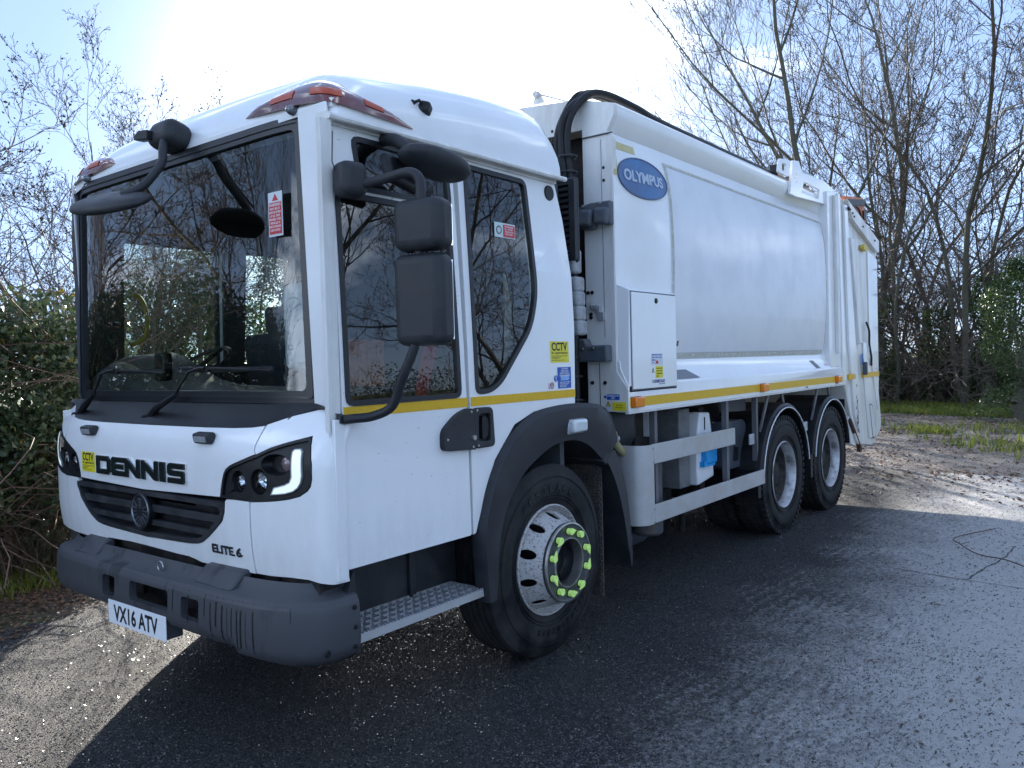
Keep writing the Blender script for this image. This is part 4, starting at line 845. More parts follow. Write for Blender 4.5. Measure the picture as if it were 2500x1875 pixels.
# lower side: sloping shelf, skirt
for s in (0, 1):
    f = (lambda y: y) if s == 0 else (lambda y: 2.5-y)
    sk = MB().prism([(f(.0), 1.272), (f(0), 1.44), (f(.012), 1.455), (f(.055), 1.545), (f(.060), 1.595), (f(.10), 1.60), (f(.10), 1.272)], 'x', 2.362, 7.06)
    SKIRT = sk.build('side_skirt', white, T, bevel=.004) if s == 0 else sk.build('side_skirt', white, T)
MB().box((2.365, .004, 1.262), (7.05, .03, 1.272)).build('skirt_lip', white2, SKIRT)
Y0 = lambda y: (lambda u, v, w: (u, y+w, v))
panel('yellow_tape', [(2.372, 1.304), (7.05, 1.304), (7.05, 1.365), (2.372, 1.365)], [], Y0(-.0022), 0, .002, yellow, SKIRT)
for x in (2.443, 4.605, 6.69):
    a = rbox('side_marker', (x, -.018, 1.334), (.115, .04, .066), .008, amberm, SKIRT, rot=(0, 0, 0))
    MB().box((x-.06, -.006, 1.298), (x+.06, -.001, 1.37)).build('marker_base', M('marker_base_brown', (.25, .08, .03), .5) if 'marker_base_brown' not in bpy.data.materials else bpy.data.materials['marker_base_brown'], a if 0 else SKIRT)
for x in (5.7, 6.65): stext('75 PSI', x, 1.283, .07, .014, ink, SKIRT, y=-.001, bold=.01)
shm = lambda x, t, d: (x, .012+.043*t-.003, 1.455+.09*t)
panel('reflector_pad', [(3.02, .05), (3.42, .05), (3.24, .75), (3.02, .75)], [], lambda u, v, w: (u, .012+.043*v-.003+w, 1.455+.09*v), -.003, 0, M('grey_pad', (.16, .18, .21), .5), SKIRT)
for x in (5.98, 6.6): panel('grip_pad', [(x, .95), (x+.09, .95), (x+.22, .1), (x+.12, .1)], [], lambda u, v, w: (u, .012+.043*v-.003+w, 1.455+.09*v), -.003, 0, bpy.data.materials['grey_pad'], SKIRT)
panel('pink_mark', ell((6.45, .45), .07, .16, 12), [], lambda u, v, w: (u, .012+.043*v-.003+w, 1.455+.09*v), -.001, 0, M('pink_paint_mark', (.75, .55, .66), .5), SKIRT)
# large plain panel with old tape round it
lp = [(3.03, 1.645), (3.03, 1.65), (3.075, 2.0), (3.085, 2.3), (3.06, 2.65), (2.985, 2.955), (6.46, 2.93), (6.50, 2.5), (6.49, 1.9), (6.44, 1.64)]
lp = [(3.03, 1.64), (3.03, 2.955), (6.44, 2.945), (6.44, 1.64)]
LP = panel('side_advert_panel', lp, [], bmap, -.006, 0, panelwhite, T, cu=CX, cv=CZB, bevel=.002, sm=30)
def tapeline(a, b, w, z=False):
    if a[0] == b[0]: return panel('tape_residue', [(a[0]-w/2, a[1]), (a[0]+w/2, a[1]), (b[0]+w/2, b[1]), (b[0]-w/2, b[1])], [], bmap, -.0085, -.006, greytape, LP, cu=CX, cv=CZB)
    return panel('tape_residue', [(a[0], a[1]-w/2), (b[0], b[1]-w/2), (b[0], b[1]+w/2), (a[0], a[1]+w/2)], [], bmap, -.0085, -.006, greytape, LP, cu=CX, cv=CZB)
tapeline((3.045, 1.64), (3.045, 2.955), .026); tapeline((3.03, 2.945), (6.44, 2.938), .02); tapeline((3.03, 1.62), (6.40, 1.62), .03); tapeline((6.447, 1.64), (6.447, 2.94), .012)
panel('end_mark', [(3.13, 1.69), (3.155, 1.69), (3.16, 1.725), (3.135, 1.725)], [[(3.14, 1.698), (3.148, 1.698), (3.151, 1.717), (3.143, 1.717)]], bmap, -.008, -.005, ink, LP)
# faded yellow corner tape and the oval badge
ft = M('faded_yellow_tape', (.52, .46, .20), .5, var=.5, vscale=20, var2=(.6, .57, .4))
panel('corner_tape', [(2.37, 2.77), (2.42, 2.77), (2.42, 2.945), (2.66, 2.945), (2.66, 2.995), (2.37, 2.995)], [], bmap, -.002, 0, ft, T, cu=CX, cv=CZB)
OV = panel('oval_badge', ell((2.715, 2.79), .295, .128, 48), [], bmap, -.006, 0, ovalblue, T, cu=CX, cv=CZB)
panel('badge_rim', ell((2.715, 2.79), .303, .135, 48), [ell((2.715, 2.79), .293, .126, 48)], bmap, -.009, 0, M('badge_rim_blue', (.06, .09, .17), .3), OV, cu=CX, cv=CZB)
text('OLYMPUS', 0, (1, 0, 0), (0, 1, 0), .47, .075, M('badge_lettering', (.42, .50, .62), .4), OV, 'badge_lettering', .003, .035, fmap=lambda a, b, d: bmap(2.48+a, 2.755+b, -.0065-d))
# locker
LK = MB().add([(2.366, .078, 1.53), (2.366, .078, 2.085), (2.395, .0, 2.045), (2.375, .0, 1.395), (3.02, .0, 2.045), (3.02, 0, 1.395), (3.02, .078, 2.085), (3.02, .078, 1.44), (2.366, .0, 1.40)],
    [(0, 1, 2, 8), (2, 4, 5, 3, 8), (1, 6, 4, 2), (4, 6, 7, 5), (3, 5, 7, 0, 8)]).build('side_locker', white, T, bevel=.004)
LD = panel('locker_door', [(2.405, 1.415), (3.008, 1.415), (3.008, 2.03), (2.405, 2.03)], [], Y0(0), -.010, 0, white, LK, bevel=.003)
panel('locker_gap', [(2.397, 1.407), (3.016, 1.407), (3.016, 2.038), (2.397, 2.038)], [[(2.405, 1.415), (3.008, 1.415), (3.008, 2.03), (2.405, 2.03)]], Y0(0), -.0025, 0, M('shadow_gap_seal', (.10, .11, .14), .7), LK)
MB().lathe([(0, -.018), (.017, -.016), (.019, -.01)], (2.725, 0, 1.985), 'y', 16).build('locker_lock', black, LD)
s = sticker('notice_sticker', (2.645, -.0102, 1.565), (1, 0, 0), (0, 0, 1), .155, .075, M('pale_grey_sticker', (.60, .64, .72), .4), LD)
for k in range(4): stext(('PRESSURE TESTED', 'MAX LOAD 11500', 'UNIT No', 'UK')[k], 2.652, 1.626-.017*k, (.14, .13, .04, .03)[k], .009, blue if k < 3 else red, s, y=-.0116, bold=.005)
MB().box((2.70, -.0122, 1.572), (2.735, -.0115, 1.592)).build('flag_print', red, s)
tr = lambda x, z, w, par, fm, nm='warning_triangle': (panel(nm, [(x, z), (x+w, z), (x+w/2, z+w*.95)], [], fm, -.0014, 0, ink, par), panel(nm+'_face', [(x+w*.14, z+w*.07), (x+w*.86, z+w*.07), (x+w/2, z+w*.78)], [], fm, -.0022, 0, yel2, par))
tr(2.648, 1.515, .034, LD, Y0(-.0102)); stext('!', 2.662, 1.521, .005, .02, ink, LD, y=-.0125)
s = sticker('yellow_notice', (2.70, -.0102, 1.478), (1, 0, 0), (0, 0, 1), .10, .078, yel2, LD)
for k in range(4): stext(('DO NOT OPEN', 'ISOLATE POWER', 'AUTHORISED ONLY', 'DANGER')[k], 2.71, 1.538-.017*k, .08 if k < 3 else .03, .007, ink, s, y=-.0116, bold=.0)
stext('DENNIS EAGLE', 2.672, 1.446, .155, .022, M('maker_lettering_blue', (.03, .05, .25), .4), LD, y=-.0103, bold=.03)
stext('www.dennis-eagle.co.uk', 2.74, 1.434, .09, .007, bpy.data.materials['maker_lettering_blue'], LD, y=-.0103, bold=.0)
MB().add([(2.643, -.0112, 1.47), (2.65, -.0112, 1.455), (2.656, -.0112, 1.462)], [(0, 1, 2)]).add([(2.652, -.0112, 1.446), (2.66, -.0112, 1.446), (2.668, -.0112, 1.464), (2.662, -.0112, 1.464)], [(0, 1, 2, 3)]).build('maker_mark', bpy.data.materials['maker_lettering_blue'], LD, sm=0)
# stickers on the front-facing frame
XF = lambda w=0: (lambda u, v, d: (2.357+d, -u, v))
def fsticker(nm, y0, y1, z0, z1, m): return panel(nm, rnd([(-y1, z0), (-y0, z0), (-y0, z1), (-y1, z1)], .002, 2), [], XF(), -.0015, 0, m, FW)
def ftext(b, y, z, w, h, m, par, bold=.01): return text(b, (2.3552, y, z), (0, -1, 0), (0, 0, 1), w, h, m, par, 'lettering', .0005, bold)
s = fsticker('hydraulic_sticker', .065, .157, 1.352, 1.387, blue); ftext('HYDRAULIC OIL', .154, 1.372, .086, .010, white_s, s, .02); ftext('ONLY', .126, 1.357, .03, .010, white_s, s, .02)
MB().lathe([(0, -.0015), (.0095, -.0015), (.0095, 0)], (2.357, .170, 1.37), 'x', 16).build('mandatory_dot', blue, FW)
s = fsticker('oil_grade_sticker', .018, .118, 1.282, 1.337, yel2); ftext('ISO GRADE', .09, 1.314, .045, .007, ink, s, 0); ftext('HYDRAULIC OIL', .095, 1.30, .055, .007, ink, s, 0)
tr(-.167, 1.310, .036, FW, XF()); ftext('!', .152, 1.315, .005, .02, ink, FW)
s = fsticker('read_manual_sticker', .130, .167, 1.278, 1.305, M('pale_lilac_sticker', (.55, .58, .70), .4))
# rear frame of the body and tailgate
RF = MB().add([(6.36, .05, 1.60), (6.46, .03, 1.45), (6.50, .0, 1.30)], []).v
rfp = [(6.50, 1.275), (7.06, 1.275), (6.96, 2.3), (6.88, 3.30), (6.52, 3.25), (6.50, 3.05)]
for s in (0, 1):
    f = (lambda u, v, w: (u, .012+w, v)) if s == 0 else (lambda u, v, w: (u, 2.488-w, v))
    P = [(6.50, 1.6), (6.62, 1.275), (7.06, 1.275), (6.96, 2.3), (6.885, 3.31), (6.50, 3.26)]
    RFp = panel('rear_frame', P, [], f, 0, .12, white, T, bevel=.008)
    P2 = [(6.70, 1.6), (6.78, 1.6), (6.74, 3.24), (6.66, 3.24)]
    panel('frame_rib', P2, [], f, -.035, 0, white2, RFp, bevel=.006); panel('frame_rib', [(6.90, 1.3), (7.03, 1.3), (6.93, 2.4), (6.86, 3.28), (6.80, 3.28)], [], f, -.02, 0, white, RFp, bevel=.006)
MB().box((6.85, .05, 3.1), (6.9, 2.45, 3.33)).build('rear_crossbeam', white2, T)
tg = [(7.0, 3.28), (7.10, 3.265), (8.40, 2.945), (8.44, 2.86), (8.46, 1.25), (8.59, .74), (8.55, .66), (8.30, .54), (8.16, .50), (7.60, .56), (7.50, .62), (7.27, .95), (7.08, 1.27), (7.02, 2.2)]
TG = MB().prism([(x, z) for x, z in tg], 'y', .03, 2.47).build('tailgate', M('tailgate_white', (.72, .72, .70), .38, coat=.2, var=.75, vscale=2.6, var2=(.42, .38, .29), vstretch=(1.6, 1, .3), lo=.46, hi=.7), T, bevel=.012)
tmap = lambda u, v, w: (u, .03+w, v)
panel('tailgate_flange', [(7.12, 3.262), (8.41, 2.94), (8.41, 2.80), (8.30, 2.80), (7.30, 3.07), (7.22, 3.17)], [], tmap, -.045, 0, white2, TG, bevel=.005)
panel('tailgate_rib', [(7.06, 3.2), (7.16, 3.2), (7.42, 1.7), (7.56, .7), (7.36, .92), (7.16, 1.75)], [], tmap, -.03, 0, white, TG, bevel=.006)
panel('tailgate_rib', [(7.22, 2.86), (7.44, 2.86), (7.62, 1.70), (7.50, 1.70)], [], tmap, -.05, 0, white2, TG, bevel=.01)
panel('tailgate_cover', [(7.78, 1.72), (7.92, 1.72), (8.06, 1.3), (8.28, .58), (7.98, .60), (7.80, 1.3)], [], tmap, -.02, 0, white, TG, bevel=.008)
panel('tailgate_door', rnd([(7.98, 1.0), (8.10, .97), (8.24, .62), (8.12, .58)], .05), [], tmap, -.026, -.018, white, TG, bevel=.003)
panel('door_outline', rnd([(7.97, 1.01), (8.115, .98), (8.255, .61), (8.11, .57)], .05), [rnd([(7.98, 1.0), (8.10, .97), (8.24, .62), (8.12, .58)], .05)], tmap, -.0225, -.018, black, TG)
panel('tail_edge_plate', [(8.02, 2.80), (8.43, 2.72), (8.445, 1.25), (8.40, .9), (8.22, 1.3), (8.06, 1.75)], [], tmap, -.012, 0, white, TG, bevel=.004)
for (x0, x1) in ((7.74, 8.42), (7.06, 7.30)): panel('yellow_tape', [(x0, 1.315), (x1, 1.315), (x1, 1.37), (x0, 1.37)], [], tmap, -.0535 if x0 < 7.5 else -.024, .0, yellow, TG)
rbox('rear_side_lamp', (7.74, -.01, 1.42), (.05, .05, .15), .015, grey_tank, TG)
for x, z in ((7.16, 3.17), (7.2, 3.16), (7.3, 3.13), (7.35, 3.1), (7.7, 3.03), (8.2, 2.92), (8.43, 2.6), (8.44, 2.3), (8.44, 1.9), (8.44, 1.6), (8.44, 1.4)): MB().lathe([(0, -.055), (.012, -.055), (.012, -.02)], (x, .03, z), 'y', 8).build('bolt', ink, TG)
MB().tube(smooth_path([(7.85, .0, 1.95), (7.95, -.005, 1.85), (7.97, .0, 1.7), (8.03, -.005, 1.55), (8.04, .0, 1.45)], 3), .012, 6).build('tailgate_cable', ink, TG)
for x, z, m in ((8.0, 1.66, white_s), (8.08, 1.52, white_s), (7.69, 1.56, blue), (7.71, 1.50, blue), (8.08, 1.47, red)): MB().box((x-.03, .003, z-.03), (x+.03, .009, z+.03)).build('round_sticker', m, TG)
panel('yellow_mark', ell((7.80, 2.80), .10, .04, 10), [], tmap, -.0515, -.01, M('yellow_paint_mark', (.62, .48, .08), .5), TG)
rs = MB(); random.seed(3)
for k in range(46):
    z = 1.25-.6*random.random(); x = 7.40+.12*(1.25-z)+random.gauss(0, .018); r = random.uniform(.004, .012)
    rs.add([(x-r, -.0012, z-r*1.6), (x+r, -.0012, z-r), (x+r*.6, -.0012, z+r*1.8), (x-r*.8, -.0012, z+r)], [(0, 1, 2, 3)])
rs.build('rust_stain', M('rust', (.12, .055, .025), .8), TG, sm=0)
# top pivot bracket of the tailgate
bk = [(5.17, 3.30), (5.20, 3.22), (5.42, 3.24), (5.45, 3.10), (5.60, 3.09), (6.30, 3.13), (6.88, 3.16), (6.88, 3.31), (6.62, 3.36), (6.50, 3.34), (6.30, 3.37), (5.80, 3.37), (5.68, 3.43), (5.50, 3.42), (5.22, 3.37)]
BK = panel('pivot_bracket', [(5.47, 3.09), (5.60, 3.085), (6.50, 3.13), (6.88, 3.15), (6.88, 3.31), (6.50, 3.36), (5.82, 3.34), (5.72, 3.43), (5.56, 3.41)], [rnd([(5.78, 3.14), (6.30, 3.15), (6.33, 3.25), (5.86, 3.26)], .01), ell((5.64, 3.26), .04, .05, 16)], lambda u, v, w: (u, .045+w, v), -.01, .015, white, T, bevel=.003)
BF = panel('bracket_ear', rnd([(5.18, 3.24), (5.46, 3.24), (5.50, 3.40), (5.22, 3.37)], .03), [rnd([(5.28, 3.27), (5.38, 3.28), (5.38, 3.345), (5.28, 3.34)], .02)], lambda u, v, w: (u, .05+w, v), -.01, .01, white, BK, bevel=.003)
MB().tube([(5.72, .09, 3.375), (6.42, .09, 3.345)], .035, 14).build('lift_cylinder', M('cylinder_grey', (.42, .43, .44), .4), BK)
MB().tube([(5.70, .12, 3.22), (6.35, .12, 3.19)], .022, 10).tube([(5.70, .14, 3.18), (6.35, .14, 3.16)], .016, 8).box((5.5, .17, 3.08), (6.6, .19, 3.3)).box((5.30, .09, 3.22), (5.40, .16, 3.34)).build('bracket_hoses', black, BK)
MB().lathe([(0, -.06), (.04, -.055), (.045, .0), (.03, .02), (.03, .1)], (6.98, .06, 3.315), 'y', 16).build('pivot_pin', galv, BK)
MB().box((5.0, .20, 3.25), (5.55, .24, 3.285)).build('roof_cable_tray', black, T)
# orange bin lift behind
OL = MB().prism([(7.62, 2.8), (8.34, 2.55), (8.36, 3.42), (8.30, 3.46), (7.58, 3.38), (7.55, 3.30)], 'y', .13, .26).build('bin_lift_arm', orange, T, bevel=.012)
MB().prism([(7.64, 3.35), (8.32, 3.44), (8.30, 3.36), (7.64, 3.29)], 'y', .115, .14).box((8.22, .11, 3.05), (8.36, .14, 3.12)).box((8.25, .11, 3.20), (8.36, .14, 3.30)).tube(smooth_path([(7.70, .115, 3.28), (7.95, .11, 3.30), (8.10, .11, 3.22), (8.12, .11, 3.0), (8.12, .11, 2.8)], 4), .012, 6).build('lift_hose', ink, OL)
MB().box((8.46, .10, 1.2), (8.53, .22, 2.9)).build('bin_lift_rail', orange, T, bevel=.006)
rbox('rear_lamp', (8.55, .14, 1.12), (.07, .10, .22), .03, M('red_lens', (.4, .015, .02), .2, coat=.6), T); rbox('work_lamp', (8.52, .10, 2.42), (.1, .08, .16), .015, black, T)
# underrun and low bits at the tail
MB().prism([(7.30, .62), (7.52, .55), (7.80, .58), (7.70, .72), (7.30, .95)], 'y', .06, .12).build('tail_stay', white2, T, bevel=.006)
MB().tube([(7.30, .05, .86), (7.68, .05, .52)], .026, 10).box((7.64, .03, .47), (7.71, .07, .53)).build('tail_ram', M('rusty_steel', (.07, .035, .022), .7, var=.7, vscale=12), T)
# ---------------------------------------------------------------- rear mudguards, side guard, tanks
def mudguard(cx, nm='rear_mudguard'):
    v = []; v2 = []; N = 30
    r = .615
    for i in range(N+1):
        a = R(172-164*i/N); c, s = math.cos(a), math.sin(a)
        zc = .54; rx, rz = .63, .635
        for k, (dr, y) in enumerate(((0, .50), (0, .05), (-.005, .02), (-.03, .005), (-.045, .02), (-.02, .50))): v.append((cx+c*(rx+dr), y, max(.30, zc+s*(rz+dr)) if 1 else 0))
    g = MB().add(v, [(i*6+j, i*6+(j+1) % 6, (i+1)*6+(j+1) % 6, (i+1)*6+j) for i in range(N) for j in range(6)])
    g.box((cx-.64, .03, .40), (cx-.58, .50, .64))
    G_ = g.build(nm, black, T, sm=40)
    MB().tube([(cx+math.cos(R(a))*.588, -.003, .54+math.sin(R(a))*.592) for a in range(174, 4, -6)], .006, 8).build('mudguard_piping', M('white_piping', (.62, .64, .66), .4) if 'white_piping' not in bpy.data.materials else bpy.data.materials['white_piping'], G_)
    for x0, x1 in ((cx-.50, cx-.30), (cx+.10, cx+.02)):
        MB().prism([(x0, .95 if x0 < cx else 1.12), (x0+.03, .95 if x0 < cx else 1.12), (x1+.05, 1.275), (x1, 1.275)], 'y', .06, .075).build('mudguard_stay', galv if 0 else M('stay_grey', (.12, .12, .13), .5) if 'stay_grey' not in bpy.data.materials else bpy.data.materials['stay_grey'], G_)
    MB().box((cx-.74, .055, .86), (cx-.64, .07, .95)).build('mudguard_bracket', galv, G_, bevel=.004)
    return G_
mudguard(5.19); mudguard(6.55)
MB().box((7.16, .06, .35), (7.17, .5, 1.1)).build('rear_mudflap', black, T)
# side guard
sg = MB(); sec = [(2.50, .22), (2.50, .06), (2.53, .01), (2.57, -.012), (2.62, -.014), (2.655, -.008)]
v = []
for z in (.545-.02, 1.045): v += [(x, y, z) for x, y in sec]+[(x+(.012 if i < 2 else 0), y+.012, z) for i, (x, y) in reversed(list(enumerate(sec)))]
n = 12
SG = MB().add(v, [(i, (i+1) % n, n+(i+1) % n, n+i) for i in range(n)]+[tuple(range(n)), tuple(range(n, 2*n))]).build('side_guard_post', alu, T, sm=60)
MB().box((2.655, -.012, .915), (3.985, .012, 1.045)).build('side_guard_rail', alu, T, bevel=.004)
MB().box((2.655, -.012, .525), (4.60, .012, .645)).build('side_guard_rail', alu, T, bevel=.004)
for z in (.93, 1.02, .54, .62): MB().lathe([(0, -.018), (.006, -.017), (.008, -.012)], (2.64, 0, z), 'y', 8).build('guard_rivet', steel, SG)
for x0, x1, y in ((2.80, 2.84, .06), (3.94, 3.985, .04), (4.585, 4.62, .05)):
    MB().box((x0, y, .53), (x1, y+.04, 1.27)).build('guard_hanger', bpy.data.materials['stay_grey'], T)
MB().tube([(2.16, .18, 1.03), (2.30, .10, 1.03)], .025, 12).tube([(2.16, .2, 1.10), (2.42, .12, 1.10)], .02, 10).build('step_tube', galv, T)
MB().tube(smooth_path([(2.42, .16, 1.14), (2.44, .15, 1.06), (2.52, .14, 1.0), (2.70, .13, .96), (2.78, .13, .93)], 4), [.028]*8+[.036]*9, 10).build('intake_pipe', M('buff_pipe', (.30, .28, .14), .6, var=.5, vscale=10), T)
MB().lathe([(0, -.15), (.16, -.14), (.19, -.08), (.19, .12), (.16, .17), (0, .18)], (2.58, .3, 1.18), 'z', 28).build('air_filter', dark, T)
MB().box((2.97, .16, 1.06), (2.98, .24, 1.26)).build('data_plate', white_s, T, bevel=.002)
MB().box((3.05, .35, .45), (3.60, .8, 1.26)).box((2.85, .45, .55), (3.0, .7, 1.1)).box((4.0, .3, .45), (4.1, .6, 1.2)).box((4.1, .5, .95), (4.9, .8, 1.25)).build('chassis_box', chassis, T, bevel=.01)
for y in (.30,): MB().lathe([(0, 0), (.09, .0), (.11, .02), (.11, .5), (.09, .52), (0, .52)], (3.02, y-.05, .36), 'z', 24).build('air_cylinder', M('dusty_dark', (.06, .07, .09), .7, var=.8, vscale=12, var2=(.16, .13, .09)), T)
MB().lathe([(0, -.2), (.10, -.18), (.12, -.1), (.12, .2), (0, .24)], (3.0, .45, .36), 'x', 24).lathe([(0, -.12), (.07, -.1), (.07, .1), (0, .12)], (2.75, .40, .28), 'x', 20).build('air_tank', grey_tank, T)
MB().box((3.40, .18, .63), (3.58, .40, 1.22)).build('grey_housing', M('grey_housing', (.16, .165, .17), .6, var=.6, vscale=8), T, bevel=.006)
HW = MB().prism([(3.66, .62), (3.96, .66), (3.95, .95), (3.90, 1.17), (3.72, 1.18), (3.66, .95)], 'y', .16, .27).build('handwash_unit', white_s, T, bevel=.012)
rbox('soap_dispenser', (3.83, .15, .88), (.20, .08, .22), .025, bright_blue, HW); MB().box((3.70, .12, .76), (3.90, .17, .80)).build('soap_spout', bright_blue, HW); MB().box((3.79, .154, 1.04), (3.80, .158, 1.14)).build('dispenser_slot', ink, HW)
MB().lathe([(.02, 0), (.03, .02), (.02, .3)], (3.66, .3, .25), 'z', 10).build('drain_pipe', chassis, T)
tk = rnd([(4.18, .66), (4.60, .66), (4.62, 1.02), (4.56, 1.06), (4.18, 1.06)], .05)
TK = panel('fluid_tank', tk, [], lambda u, v, w: (u+.10, .20+w, v), 0, .3, grey_tank, T, bevel=.02)
panel('tank_recess', rnd([(4.27, .72), (4.38, .72), (4.38, .84), (4.30, .86)], .03), [], lambda u, v, w: (u+.16, .196+w, v), 0, .01, black, TK); panel('tank_emboss', ell((4.42, .93), .13, .10, 24), [], lambda u, v, w: (u+.10, .192+w, v), 0, .02, grey_tank, TK, bevel=.006)
rbox('tank_cap', (4.40, .28, 1.075), (.10, .08, .04), .012, black, TK)
MB().prism([(4.35, 1.14), (4.85, 1.12), (4.85, 1.25), (4.30, 1.25)], 'y', .25, .28).build('chassis_bracket', M('grey_bracket', (.10, .10, .11), .6), T)

MB().lathe([(0, -.95), (.28, -.95), (.32, -.90), (.32, .90), (.28, .95), (0, .95)], (3.15, 2.10, .68), 'x', 28).build('sun_block_tank', alu, T)  # unseen far-side tank, added to keep low sun from passing underneath
MB().box((.45, .85, .28), (1.35, 1.65, .7)).build('sun_block_sump', chassis, T, bevel=.05)  # plain block added under the cab to stop the sun

MB().box((1.4, .9, .30), (4.9, 1.6, .9)).build('sun_block_gearbox', chassis, T, bevel=.06)  # long block added between the chassis rails as a sun blocker

for z0, z1 in ((.45, .62), (.70, .86), (.92, 1.06)): MB().box((2.15, 2.44, z0), (4.5, 2.46, z1)).build('side_guard_rail', alu, T)  # unseen far-side guard rails, added to cut the sun below the chassis

MB().box((2.12, 2.36, .42), (2.60, 2.435, 1.15)).build('sun_block_box', chassis, T)  # unseen filler box, added where sun shone between the far guard rails
# ================================================================ the place
rng = np.random.default_rng(11)
CAMX, CAMY = -2.124, -2.567
def at(az, d): return (CAMX+d*math.cos(R(az)), CAMY+d*math.sin(R(az)))
def nmesh(name, V, F, mats, parent=None, mi=None, smooth=False):
    V = np.asarray(V, np.float32); F = np.asarray(F, np.int32); me = bpy.data.meshes.new(name)
    k = F.shape[1]; me.vertices.add(len(V)); me.vertices.foreach_set('co', V.ravel()); me.loops.add(F.size); me.loops.foreach_set('vertex_index', F.ravel())
    me.polygons.add(len(F)); me.polygons.foreach_set('loop_start', np.arange(0, F.size, k, dtype=np.int32)); 
    if not isinstance(mats, (list, tuple)): mats = [mats]
    for m in mats: me.materials.append(m)
    if mi is not None: me.polygons.foreach_set('material_index', np.asarray(mi, np.int32))
    me.polygons.foreach_set('use_smooth', np.full(len(F), smooth)); me.update(calc_edges=True); me.validate()
    o = bpy.data.objects.new(name, me); COL.objects.link(o); o.parent = parent; return o
# ---- ground
def groundmat(name, build):
    m = bpy.data.materials.new(name); m.use_nodes = True; nt = m.node_tree; build(nt, nt.nodes, nt.links, nt.nodes['Principled BSDF']); return m
def noise(N, L, src, sc, det=6, rough=.6, dist=0):
    n = N.new('ShaderNodeTexNoise'); n.inputs['Scale'].default_value = sc; n.inputs['Detail'].default_value = det; n.inputs['Roughness'].default_value = rough; n.inputs['Distortion'].default_value = dist; L.new(src, n.inputs[0]); return n.outputs[0]
def rngn(N, L, src, a, b, c=0, d=1):
    n = N.new('ShaderNodeMapRange'); n.inputs[1].default_value = a; n.inputs[2].default_value = b; n.inputs[3].default_value = c; n.inputs[4].default_value = d; L.new(src, n.inputs[0]); return n.outputs[0]
def mixc(N, L, f, a, b):
    n = N.new('ShaderNodeMix'); n.data_type = 'RGBA'
    L.new(f, n.inputs[0])
    for i, c in ((6, a), (7, b)):
        if isinstance(c, tuple): n.inputs[i].default_value = (*c, 1)
        else: L.new(c, n.inputs[i])
    return n.outputs[2]
def math_(N, L, op, a, b=None, c=None):
    n = N.new('ShaderNodeMath'); n.operation = op
    for i, q in enumerate((a, b, c)):
        if q is None: continue
        if isinstance(q, (int, float)): n.inputs[i].default_value = q
        else: L.new(q, n.inputs[i])
    return n.outputs[0]
